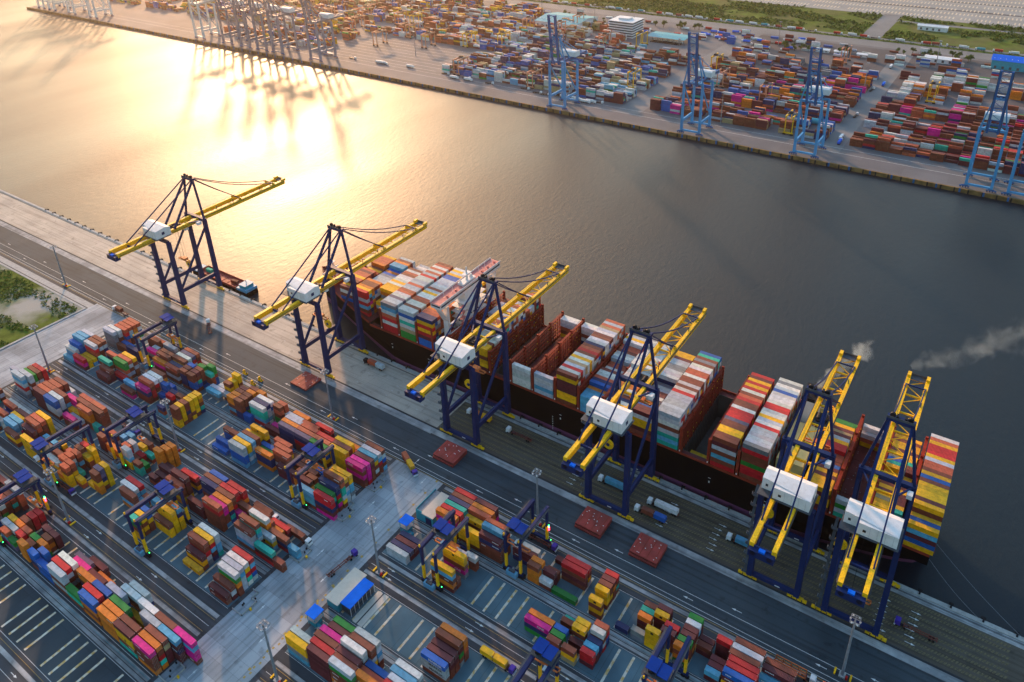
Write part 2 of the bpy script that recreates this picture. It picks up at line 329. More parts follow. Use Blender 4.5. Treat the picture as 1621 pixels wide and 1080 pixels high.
for x in range(-640, -240, 24):
    for y in (252, 257, 262, 267): ar.add([(x, y-0.08, 0.016), (x+1.6, y-0.08, 0.016), (x+1.6, y+0.08, 0.016), (x, y+0.08, 0.016)], [(0, 1, 2, 3)], 'white')
struct(ar, 'road_arrows')
sheet('road_lines', ln, 'white', 0.016)
yl = []
for y in (163.9, 158.9, 104.6, 98.6, 212.9, 51): 
    for a, c in ((L0, L1), (R0, R1)): yl.append((a, c, y-0.07, y+0.07))
yl.append((-2400, 600, 216.4, 216.6))
for i in range(26): yl.append((-210.5, -209.3, 215-i*9, 216.2-i*9))
for i in range(90): yl.append((-208.8-0.7*(i % 2), -207.9-0.7*(i % 2), 150-i*2.4, 151-i*2.4))
sheet('yellow_lines', yl, 'yellowline', 0.02)
# slot kerbs across the blocks
b = MB()
for nm, y in BL.items():
    off = 0 if nm[0] != 'A' else 0
    for a, c, x00 in ((L0, L1, -251.4), (R0, R1, -151.6)):
        k0 = int((a-x00)//6.43)+1
        for k in range(k0, int((c-x00)//6.43)+1):
            x = x00+6.43*k
            if (k+int(y)) % 5 == 2: continue
            wd = 1.05
            if a+1 < x < c-1: b.box(x-wd/2, x+wd/2, y+0.4, y+16.6, 0.006, 0.07, 'slotline')
struct(b, 'slot_markings')
# drain channels between back to back blocks
b = MB()
for y in (189.2, 132.6, 73.2):
    for a, c in ((L0, L1), (R0, R1)): 
        b.box(a, c, y-0.35, y-0.1, 0.014, 0.06, 'black'); b.box(a, c, y+0.3, y+0.42, 0.014, 0.09, 'grey'); b.box(a, c, y+0.9, y+1.0, 0.014, 0.09, 'teal')
struct(b, 'drain_channel_lines')
# fenders on the near quay wall
fd = MB().box(-0.9, 0.9, 0, 1.5, -2.4, 0.6, 'rubber').cb(0, -1.0, 0.36, 0.7, 0.7, 0.9, 'black')
f0 = fd.build('fender'); meF = f0.data; first = True; nf = 0
xs = [-720+i*12.4 for i in range(0, 64)]
for i, x in enumerate(xs):
    o = f0 if first else f0.copy()
    if not first: COL.objects.link(o)
    first = False; o.location = (x, QY+0.6, 0)
    tag(o, 'black rubber fender with bollard on the near quay edge', 'fender', 'fenders along the near quay edge')
# scrub plot left of the service road
b = MB(); b.add([(-2600, -400, 0.3), (-530, -400, 0.3), (-530, 207, 0.3), (-2600, 207, 0.3)], [(0, 1, 2, 3)], 'gravel')
b.box(-2600, -530, 207, 208.5, 0, 0.45, 'kerb'); b.box(-530, -528.3, -400, 208.5, 0, 0.45, 'kerb'); struct(b, 'waste_ground')
def leaves(b, x, y, z, r, h, n, k, s=0.7):
    for _ in range(n):
        a = rnd.uniform(0, 6.283); q = rnd.random()**0.5*r; zz = z+rnd.random()*h*(1-(q/r)**2*0.7)
        cx, cy = x+q*math.cos(a), y+q*math.sin(a); d = Vector((rnd.gauss(0, 1), rnd.gauss(0, 1), rnd.gauss(0, 1)+0.6)).normalized()
        e = d.orthogonal().normalized(); f = d.cross(e); ss = s*rnd.uniform(0.5, 1.4)
        b.add([(cx+e.x*ss, cy+e.y*ss, zz+e.z*ss), (cx+f.x*ss, cy+f.y*ss, zz+f.z*ss), (cx-e.x*ss, cy-e.y*ss, zz-e.z*ss), (cx-f.x*ss*0.6, cy-f.y*ss*0.6, zz-f.z*ss*0.6)], [(0, 1, 2, 3)], k)
b = MB()
from mathutils import noise
def veg(x, y): return noise.noise(Vector((x*0.02, y*0.035, 3)))+0.35*noise.noise(Vector((x*0.09, y*0.09, 7)))
n = 0
while n < 9000:
    x = rnd.uniform(-700, -531); y = rnd.uniform(70, 205)
    v = veg(x, y)
    bare = (abs((y-155)-(x+560)*0.35) < 7) or (abs((y-176)-(x+575)*0.25) < 5)
    if v > -0.12 and not bare or y > 196 and rnd.random() < 0.5:
        leaves(b, x, y, 0.2, rnd.uniform(0.7, 1.9), rnd.uniform(0.6, 2.2), 5, 'leaf' if rnd.random() < 0.7 else 'leafdark', 0.62)
    n += 1
tag(b.build('scrub'), kind='stuff', label='green and yellow scrub growing on the bare plot at far left')
b = MB()
for i in range(900):
    x = rnd.uniform(-700, -531); y = rnd.uniform(70, 205)
# ------------------------------------------------------------ masts
def mast(h=33.8):
    r = empty('lamp_mast', (0, 0, 0))
    b = MB(); b.cyl((0, 0, 0.6), 0.62, h-0.6, 'grey', 10, 0.34); b.build('pole', r)
    b = MB(); b.cb(0, 0, 0, 2.4, 2.4, 0.7, 'kerb'); b.build('base', r)
    b = MB()
    for z in (h-1.1, h-0.1):
        for s in (-1, 1): b.box(-1.7, 1.7, s*1.7-0.12, s*1.7+0.12, z, z+0.18, 'grey'); b.box(s*1.7-0.12, s*1.7+0.12, -1.7, 1.7, z, z+0.18, 'grey')
    b.box(-1.7, 1.7, -0.1, 0.1, h-0.1, h+0.1, 'grey'); b.box(-0.1, 0.1, -1.7, 1.7, h-0.1, h+0.1, 'grey'); b.build('head_frame', r)
    for sx, sy in ((-1.1, -1.75), (1.1, -1.75), (-1.1, 1.75), (1.1, 1.75), (-1.75, 0), (1.75, 0)): MB().cb(sx, sy, h-0.95, 0.6, 0.5, 0.5, 'house').build('floodlight', r)
    b = MB(); b.cb(1.7, -0.6, 0, 0.8, 1.2, 1.3, 'red'); b.cb(-2.8, 0.4, 0, 0.7, 3, 0.6, 'yellow'); b.cb(3.2, 0.3, 0, 0.7, 3, 0.6, 'yellow'); b.build('switch_cabinet', r)
    return r
MP = [(-573, 217.6, 'leftmost tall grey lamp mast, beside the quay road and scrub plot'),
      (-292, 221, 'tall grey lamp mast on the quay road below the second quay crane'),
      (-150.6, 221, 'tall grey lamp mast behind the seaward yard gantry, right of cross road'),
      (-8, 222.6, 'rightmost tall grey lamp mast, in front of the last quay crane'),
      (-478.4, 157, 'tall grey lamp mast at the end of the pale service road'),
      (-345.5, 158.4, 'tall grey lamp mast in the upper left yard lane'),
      (-196.9, 159.6, 'tall grey lamp mast beside the middle of the pale cross road'),
      (-347.6, 99.5, 'tall grey lamp mast in the lower left yard lane'),
      (-196.7, 101.6, 'nearest tall grey lamp mast, at the bottom of the cross road')]
m0 = mast()
for i, (x, y, l) in enumerate(MP):
    o = m0 if i == 0 else copy_tree(m0); o.location = (x, y, 0); tag(o, l, 'lamp mast', 'high lamp masts of the near yard')

# ------------------------------------------------------------ ship-to-shore cranes
def sts(leg, boomc, up=False, sign=1, detail=True, nm='quay_crane', house='house'):
    """origin midway between the legs on the landside rail, sea towards +y*sign"""
    r = empty(nm, (0, 0, 0)); G = 29.3; HL = 10.4; ZT = 58; ZG = 56; ZA = 87.5
    def P(x, y, z): return (x, y*sign, z)
    def Y(y0, y1): return (y0*sign, y1*sign) if sign > 0 else (y1*sign, y0*sign)
    for s in (-1, 1):
        for y, zt in ((0, ZG-2.5), (G, ZT)):
            b = MB(); b.beam(P(s*HL, y, 3.4), P(s*HL, y, 15), 2.4, 3.4, leg, 2.3, 2.8); b.beam(P(s*HL, y, 15), P(s*HL, y, zt), 2.3, 2.8, leg, 2.1, 2.5); b.build('leg', r)
        for y in (0, G):
            b = MB()
            for d in (-3.6, -1.4, 0.8, 3.0):
                b.cb(s*(HL+0.6)+d, y*sign, 1.0, 1.8, 1.1, 1.0, 'yellow' if detail else 'bluedark'); b.cyl((s*(HL+0.6)+d, y*sign-0.3, 0.5), 0.48, 0.6, 'black', 8, axis='Y')
            b.cb(s*(HL+0.6)-0.3, y*sign, 2.0, 5.4, 0.8, 0.8, 'yellow' if detail else 'bluedark'); b.build('bogie', r)
        MB().beam(P(s*HL, 0, 14.3), P(s*HL, G, 14.3), 1.5, 2.8, leg).build('portal_beam', r)
        b = MB(); b.beam(P(s*HL, 0.5, 15), P(s*HL, G-0.6, 53), 1.2, 1.2, leg); b.build('brace', r)
        b = MB(); b.beam(P(s*HL, G, ZT+0.6), P(s*4.6, G+1.5, ZA), 1.15, 1.15, leg); b.build('mast_leg', r)
        b = MB(); b.beam(P(s*4.4, G+1.2, ZA-1), P(s*5.4, G-20, ZG+2.4), 1.2, 1.2, leg); b.build('mast_strut', r)
        b = MB(); b.beam(P(s*4.2, G+1, ZA), P(s*4.6, -20, ZG+2.2), 0.6, 0.6, leg); b.build('back_stay', r)
        b = MB(); b.beam(P(s*10, G, ZT), P(s*4.8, G-9, ZG+2.4), 0.7, 0.7, leg); b.build('knee_brace', r)
        b = MB(); b.beam(P(s*4.3, -32, ZG+1), P(s*4.3, G+3, ZG+1), 1.8, 3.0, boomc); b.build('girder', r)
    for y in (0, G):
        b = MB(); b.box(-HL+1, HL-1, *Y(y-0.9, y+0.9), 3.0, 4.8, leg); b.cb(2, (y-0.92)*sign, 3.7, 2.2, 0.1, 0.5, 'house'); b.build('sill_beam', r)
    b = MB(); b.box(-HL-1, HL+1, *Y(G-1.1, G+1.1), ZT-1, ZT+1.2, leg); b.build('top_beam', r)
    b = MB(); b.box(-HL, HL, *Y(-0.9, 0.9), ZG-3.4, ZG-1.4, leg); b.build('top_beam', r)
    b = MB(); b.box(-5.4, 5.4, *Y(G-0.2, G+3.2), ZA-.4, ZA+.8, leg)
    for s in (-1, 1): b.cyl((s*3.4, (G+1.5)*sign-0.5*sign, ZA+1.8), 1.1, 1.0*sign, 'black', 10, axis='Y'); b.cb(s*1.6, (G+1.6)*sign, ZA+.8, 0.9, 2, 1.4, 'black')
    b.box(-5.4, 5.4, *Y(G-0.2, G-0.05), ZA+.8, ZA+1.9, 'darkgrey'); b.build('mast_head', r)
    # boom
    LB = 73
    def BP(x, t, dz=0):                         # t metres out along the boom
        if not up: return P(x, G+3+t, ZG+1+dz)
        a = R(82); return P(x, G+3+t*math.cos(a)-dz*math.sin(a), ZG+1+t*math.sin(a)+dz*math.cos(a))
    if up: LB = 58
    b = MB()
    for s in (-1, 1): b.beam(BP(s*4.3, 0), BP(s*4.3, LB), 1.8, 3.0, boomc)
    for t in (0.8, LB*0.2, LB*0.4, LB*0.6, LB*0.8, LB-0.8): b.beam(BP(-4.3, t), BP(4.3, t), 0.7, 0.8, boomc)
    for i in range(10): b.beam(BP(-4.3 if i % 2 else 4.3, LB*i/10), BP(4.3 if i % 2 else -4.3, LB*(i+1)/10), 0.35, 0.35, boomc)
    for s in (-1, 1): b.beam(BP(s*5.4, 0, 1.9), BP(s*5.4, LB, 1.9), 0.12, 0.12, 'darkgrey'); b.beam(BP(s*5.3, 0, 0.6), BP(s*5.3, LB, 0.6), 0.8, 0.1, 'darkgrey')
    for t in (32, 63) if not up else (30, 56):
        for s in (-1, 1): b.beam(BP(s*4.3, t, 0.8), BP(s*4.3, t, 2.8), 1.2, 1.8, boomc if detail else 'bluedark')
        b.beam(BP(-4.3, t, 2.6), BP(4.3, t, 2.6), 0.6, 0.6, leg)
    for t in (12, 26, 50, 60): 
        if t < LB: b.beam(BP(4.3, t, 1), BP(4.3, t, 4), 0.3, 0.3, leg)
    b.build('boom', r)
    b = MB()
    for s in (-1, 1):
        b.cb(s*4.3, (G+3+LB-0.5)*sign, ZG+2.2, 1.6, 3.2, 1.6, boomc) if not up else None
    if not up: b.box(-4.6, 4.6, *Y(G+LB+0.5, G+LB+4.2), ZG+1.8, ZG+2.0, 'darkgrey'); b.box(-4.6, 4.6, *Y(G+LB+4.1, G+LB+4.2), ZG+2, ZG+3.1, 'darkgrey'); b.build('boom_tip', r)
    if not up:
        for t, nsub in ((32, 8), (63, 8)):
            for s in (-1, 1):
                b = MB(); pr = None; A = Vector(P(s*3.6, G+2, ZA+.6)); Q = Vector(BP(s*4.3, t, 2.8))
                for k in range(nsub+1):
                    u = k/nsub; p = A.lerp(Q, u)-Vector((0, 0, 3.0*math.sin(math.pi*u) if t > 50 else 0.8*math.sin(math.pi*u)))
                    if pr is not None: b.beam(pr, p, 0.55, 0.55, leg)
                    pr = p
                b.build('fore_stay', r)
    else:
        for s in (-1, 1): b = MB(); b.beam(P(s*3.6, G+2, ZA+.6), BP(s*4.3, 50, 0), 0.4, 0.4, leg); b.build('fore_stay', r)
    # girder ties and rear end
    b = MB()
    for y in (-31.5, -20, 12, 22): b.box(-4.3, 4.3, *Y(y-0.4, y+0.4), ZG, ZG+1.2, leg if y < 0 else boomc)
    for s in (-1, 1): b.box(s*5.35-0.4, s*5.35+0.4, *Y(-31, G), ZG+0.5, ZG+0.6, 'darkgrey'); b.box(s*5.8-0.05, s*5.8+0.05, *Y(-31, G), ZG+1.6, ZG+1.7, 'darkgrey')
    b.build('walkway', r)
    b = MB(); b.box(-5, 5, *Y(-34, -30.5), ZG-2.4, ZG+0.6, leg); b.box(-1.2, 1.2, *Y(-33.6, -32), ZG+0.6, ZG+1.4, 'roofblue' if detail else leg)
    for s in (-1, 1): b.cyl((s*3.2, -34*sign, ZG-0.6), 1.1, 1.2, 'black', 10, axis='Y')
    b.build('hoist_platform', r)
    # machinery house with a cut corner
    b = MB(); pr = [(-10, -6.8), (-10, 6), (10, 6), (10, -6.8), (-4.6, -6.8), (-4.6, -3.6)]
    pr = [(-10, -3.8), (-4.6, -3.8), (-4.6, -6.8), (10, -6.8), (10, 4), (-10, 4)]
    pr = [(x, y*sign) for x, y in pr]
    if sign < 0: pr = pr[::-1]
    b.prism(pr, ZG+2.6, ZG+8.2, house)
    rp = [P(-10, 4, ZG+8.2), P(10, 4, ZG+8.2), P(10, 2, ZG+9.2), P(-10, 2, ZG+9.2), P(-10, -3.8, ZG+8.21), P(10, -3.8, ZG+8.21)]
    b.add([P(-10, 4, ZG+8.2), P(10, 4, ZG+8.2), P(10, 1, ZG+9.3), P(-10, 1, ZG+9.3)], [(0, 1, 2, 3)], house)
    b.add([P(-10, 1, ZG+9.3), P(10, 1, ZG+9.3), P(10, -6.8, ZG+8.3), P(-10, -6.8 if False else -3.8, ZG+8.55)], [(0, 1, 2, 3)], house)
    for s in (-1, 1): b.add([P(s*10, 4, ZG+8.2), P(s*10, 1, ZG+9.3), P(s*10, -6.8 if s > 0 else -3.8, ZG+8.2)], [(0, 1, 2)], house)
    for s in range(-3, 4): b.box(s*2.8-0.03, s*2.8+0.03, *Y(-6.84, -6.8), ZG+3, ZG+8, 'grey') if s > -1 else None
    mh = b.build('machinery_house', r)
    if detail:
        b = MB(); b.box(10, 10.05, -2.6, -0.6, ZG+4.4, ZG+6.4, 'navy'); b.box(-2.5, -1.3, -6.86, -6.8, ZG+4.4, ZG+5.6, 'black'); b.box(-8.5, -7.5, -3.86, -3.8, ZG+4.4, ZG+5.6, 'black'); b.build('emblem', mh)
        b = MB(); b.box(-10.8, 10.8, -7.6, 4.8, ZG+2.2, ZG+2.5, 'darkgrey'); b.build('floor_deck', mh)
        # stair tower on the left landside leg
        b = MB(); z = 4.0
        for i in range(17):
            x0, x1 = (-HL-3.2, -HL-1.2) if i % 2 else (-HL-1.2, -HL-3.2)
            b.box(-HL-3.6, -HL-1.0, -1.5+(2.4 if i % 2 else 0)-0.1, -0.3+(2.4 if i % 2 else 0), z, z+0.14, 'darkgrey')
            b.beam((-HL-2.3, -1.1 if i % 2 == 0 else 2.3, z), (-HL-2.3, 2.3 if i % 2 == 0 else -1.1, z+2.9), 1.2, 0.2, 'darkgrey')
            b.box(-HL-3.6, -HL-3.5, -1.5+(2.4 if i % 2 else 0), -0.3+(2.4 if i % 2 else 0), z+0.1, z+1.1, 'grey'); z += 2.9
        b.build('staircase', r)
        b = MB(); b.cyl((-HL-1.2, G-7, 18.6), 3.0, 0.9, 'yellow', 20, axis='Y'); b.cyl((-HL-1.2, G-7.3, 18.6), 1.0, 1.4, 'navy', 12, axis='Y'); b.build('cable_reel', r)
        b = MB(); b.cb(9.5, G-4, ZG, 2.2, 3, 2.2, 'house'); b.build('electrical_box', r)
        # light wording bars on the portal beam, too small to read
        b = MB()
        for i, (yy, ww) in enumerate(((6, 2.2), (11, 1.2), (12.6, 0.5), (14, 1.6), (16, 1.6), (22, 2.0))):
            b.box(HL+0.62, HL+0.64, yy, yy+ww, 13.9, 14.7 if i == 1 else 14.4, 'house')
        b.build('beam_marking', r)
    return r
def trolley(r, y, cabc='orange'):
    """crane trolley, operator cab and head block hanging from the girders"""
    b = MB(); b.box(-3.4, 3.4, y-4, y+4, 56.2, 57.2, 'darkgrey'); b.box(-2.2, 2.2, y-3, y+3, 57.2, 58.4, 'black'); 
    for s in (-1, 1): b.cyl((s*1.6, y-2, 58.2), 0.9, 4, 'black', 10, axis='Y')
    t = b.build('trolley', r)
    b = MB(); b.cb(2.4, y+5.2, 52.6, 2.2, 2.6, 2.8, 'house'); b.build('operator_cab', t)
    return t
def spreader(r, y, z, k='orange', top=56):
    b = MB(); b.box(-6.1, 6.1, y-1.2, y-0.7, z, z+0.6, k); b.box(-6.1, 6.1, y+0.7, y+1.2, z, z+0.6, k); b.box(-6.1, -5.6, y-1.2, y+1.2, z, z+0.6, k); b.box(5.6, 6.1, y-1.2, y+1.2, z, z+0.6, k); b.box(-2.2, 2.2, y-1.5, y+1.5, z+0.5, z+2, k)
    for sx in (-2, 2):
        for sy in (-1, 1): b.beam((sx, y+sy, z+2), (sx, y+sy, top), 0.07, 0.07, 'black')
    b.build('spreader', r)
base = sts('navy', 'yellow')
CR = [(-477.5, 'leftmost navy and yellow quay crane, standing alone by the moored barge', 14, 30, 0),
      (-331.5, 'second navy and yellow quay crane from left, near the ship bow', 9, 36, 0),
      (-216.8, 'third navy and yellow quay crane from left, beside the white ship bridge', 16, 38, 0),
      (-126.5, 'fourth navy and yellow quay crane from left, dark trolley between its girders', 34, 44, 0),
      (-43.5, 'fifth navy and yellow quay crane from left, beside the smoking ship funnel', 52, 42, 0),
      (-11, 'rightmost navy and yellow quay crane, at the stern of the ship', 5, 12, 0)]
for i, (x, l, ty, sz, _) in enumerate(CR):
    r = base if i == 0 else copy_tree(base)
    r.location = (x, 245.95, 0); tag(r, l, 'quay crane', 'navy and yellow quay cranes along the near berth')
for i, (x, l, ty, sz, _) in enumerate(CR):
    r = [o for o in COL.objects if o.get('label') == l][0]
    trolley(r, ty); spreader(r, ty, sz)

# ------------------------------------------------------------ yard gantries
def rtg(g='navy', l='yellow', roof='rtgroof', detail=True, span=22.0, zt=22.5):
    r = empty('yard_gantry', (0, 0, 0)); h = span/2
    for sx in (-1, 1):
        for sy in (-1, 1):
            b = MB(); b.beam((sx*3.9, sy*h, 3.0), (sx*3.9, sy*h, 11.5), 1.0, 1.15, l); b.beam((sx*3.9, sy*h, 11.5), (sx*3.9, sy*h, zt), 1.0, 1.15, g); b.build('leg', r)
        b = MB(); b.box(sx*3.9-0.75, sx*3.9+0.75, -h-1.2, h+1.2, zt-0.9, zt+0.9, g); b.box(sx*5.1-0.4, sx*5.1+0.4, -h, h, zt+0.5, zt+0.58, 'darkgrey'); b.box(sx*5.45-0.04, sx*5.45+0.04, -h, h, zt+1.5, zt+1.6, 'darkgrey'); b.build('girder', r)
    for sy in (-1, 1):
        b = MB(); b.box(-5.4, 5.4, sy*h-0.6, sy*h+0.6, 1.9, 3.2, g if detail else l); b.build('sill_beam', r)
        for x in (-4.9, -3.2, 3.2, 4.9): MB().cyl((x, sy*h-0.5, 0.85), 0.85, 1.0, 'rubber', 12, axis='Y').build('wheel', r)
    if detail:
        b = MB(); b.cb(0.2, -h-1.7, 1.2, 5.4, 1.9, 2.6, 'skyblue'); b.cb(0.2, -h-1.7, 3.8, 3, 1.2, 0.8, 'darkgrey'); b.cb(0, -h-0.2, 3.2, 1, 1, 1, 'grey'); b.build('power_unit', r)
        b = MB(); b.cb(0, h+1.4, 1.4, 4.2, 1.4, 2.2, 'darkgrey'); b.build('electrical_cabinet', r)
        b = MB(); b.cb(5.8, -h, 1.0, 0.9, 0.9, 2.4, 'black'); b.build('front_guard', r)
        b = MB()
        for k in range(7): b.beam((-5.2+0.9*(k % 2)-0.4, h-0.7, 3.2+k*2.7), (-5.2+0.9*((k+1) % 2)-0.4, h+0.7 if k % 2 else h-0.7, 5.9+k*2.7), 0.7, 0.12, 'darkgrey')
        b.build('ladder', r)
        for sx in (-1, 1): MB().cb(sx*3.9, -h-0.9, zt+0.9, 0.6, 0.6, 1.2, 'yellow').build('buffer', r)
    return r
def rtg_trolley(r, y, roof='rtgroof', sp=True, drop=9, spc='orange', zt=22.5, detail=True):
    b = MB(); b.box(-4.6, 4.6, y-3.4, y+3.4, zt+1.0, zt+1.5, 'darkgrey'); b.cb(-1.5, y, zt+1.5, 4, 4.4, 1.5, 'black'); b.cyl((-2.5, y-2.6, zt+2.2), 0.9, 5.2, 'black', 10, axis='Y'); t = b.build('trolley', r)
    if detail:
        b = MB()
        b.box(-4.3, 0.2, y-3.0, y+2.6, zt+4.1, zt+4.35, roof); b.box(0.35, 4.5, y-3.4, y+2.2, zt+3.9, zt+4.15, roof)
        for x in (-4, -0.2, 0.7, 4.2):
            for yy in (y-2.7, y+2.0): b.cb(x, yy, zt+1.5, 0.15, 0.15, 2.5, 'darkgrey')
        b.build('trolley_roof', t)
        b = MB(); b.cb(2.6, y-4.4, zt-2.4, 1.8, 2.0, 2.4, 'house'); b.box(1.75, 3.45, y-5.45, y-5.4, zt-2, zt-0.6, 'glass'); b.build('operator_cab', t)
    if sp: 
        z = zt-drop; b = MB()
        for yy in (y-1.1, y+0.6): b.box(-6.05, 6.05, yy, yy+0.5, z, z+0.45, spc)
        for xx in (-6.05, 5.6): b.box(xx, xx+0.45, y-1.1, y+1.1, z, z+0.45, spc)
        b.cb(0, y, z+0.4, 3.4, 1.8, 1.3, spc); b.cb(0, y, z+1.7, 1.2, 1.2, 0.6, 'house')
        for sx in (-1.5, 1.5):
            for sy in (-0.8, 0.8): b.beam((sx, y+sy, z+1.6), (sx*1.3, y+sy*1.5, zt+1), 0.06, 0.06, 'black')
        b.build('spreader', r)
RG = [(-427.5, 202.8, 9.5, 12, 'navy and yellow yard gantry over the seaward left block, furthest up the yard'),
      (-361, 145.4, 4, 17, 'navy and yellow yard gantry over the third left block, trolley by the lamp mast'),
      (-380, 119.6, -10, 8, 'navy and yellow yard gantry over the fourth left block, blue roof at its near end'),
      (-364, 86, 8, 14, 'navy and yellow yard gantry with red lamp at the far left edge'),
      (-299, 119.6, 6.5, 7, 'navy and yellow yard gantry over yellow stacks in the lower left yard'),
      (-258.5, 178, 2, 7, 'navy and yellow yard gantry over the second left block near the cross road'),
      (-172, 178, 0.5, 8, 'navy and yellow yard gantry just right of the cross road, over yellow containers'),
      (-144.5, 202.6, -6.5, 9, 'navy and yellow yard gantry with green and red lamps beside the quay road'),
      (-103.5, 145.4, 9.5, 5, 'navy and yellow yard gantry cut by the bottom edge, left of the other'),
      (-64.3, 178, -7, 6, 'navy and yellow yard gantry cut by the bottom edge, furthest right')]
g0 = rtg()
for i, (x, y, ty, dr, l) in enumerate(RG):
    r = g0 if i == 0 else copy_tree(g0); r.location = (x, y, 0); tag(r, l, 'yard gantry', 'navy and yellow yard gantries of the near terminal')
for (x, y, ty, dr, l) in RG:
    r = [o for o in COL.objects if o.get('label') == l][0]
    rtg_trolley(r, ty, drop=dr)
    if x in (-364, -144.5):
        b = MB(); yy = 11 if x == -144.5 else 11; b.cyl((5.0, yy, 9.5), 0.35, 1.6, 'lampred', 8); b.build('signal_lamp', r)
        b = MB(); b.cyl((5.0, yy, 11.6), 0.3, 0.9, 'lampgreen', 8); b.build('signal_lamp', r)
    b = MB(); b.cyl((5.9, -11 if x not in (-144.5,) else 11, 3.4), 0.16, 0.35, 'lampgreen', 8); b.build('signal_lamp', r)

# ------------------------------------------------------------ trucks
def truck(cab='purple', length=13.2, frame='chassis', nm='terminal_truck'):
    r = empty(nm, (0, 0, 0))
    b = MB(); b.box(-1.2, 1.0, -1.25, 1.25, 1.0, 3.2, cab); b.box(-1.2, 0.7, -1.2, 1.2, 3.2, 3.4, cab); c = b.build('cab', r)
    MB().add([(1.03, -1.1, 2.0), (1.03, 1.1, 2.0), (1.03, 1.1, 2.95), (1.03, -1.1, 2.95)], [(0, 1, 2, 3)], 'glass').build('windscreen', c)
    b = MB(); b.box(0.6, 1.15, -1.25, 1.25, 0.5, 1.5, 'house'); b.build('bumper', c)
    b = MB(); b.box(-4.6, 0.8, -0.5, 0.5, 0.75, 1.0, 'black'); b.cb(-3.3, 0, 1.0, 1.4, 1.2, 0.25, 'darkgrey'); b.build('chassis', r)
    b = MB(); x1 = -2.4; x0 = x1-length
    for s in (-0.55, 0.55): b.box(x0, x1, s-0.14, s+0.14, 1.15, 1.5, frame)
    for t in (0.02, 0.25, 0.5, 0.75, 0.97): b.box(x0+length*t, x0+length*t+0.3, -1.22, 1.22, 1.2, 1.45, frame)
    b.build('trailer', r)
    for x in (0.2, -3.0, x0+1.6, x0+2.9):
        for s in (-1, 1): MB().cyl((x, s*1.0-0.17, 0.52), 0.52, 0.34, 'rubber', 10, axis='Y').build('wheel', r)
    return r
tk = {k: truck(*v) for k, v in dict(p=('purple', 13.2), w=('house', 13.2), d=('black', 13.2), n=('navy', 13.2)).items()}
used = set()
def place_truck(k, x, y, rz, label):
    t = tk[k] if k not in used else copy_tree(tk[k]); used.add(k)
    t.location = (x, y, 0); t.rotation_euler = (0, 0, rz); tag(t, label, 'truck', 'terminal trucks of the near yard'); return t
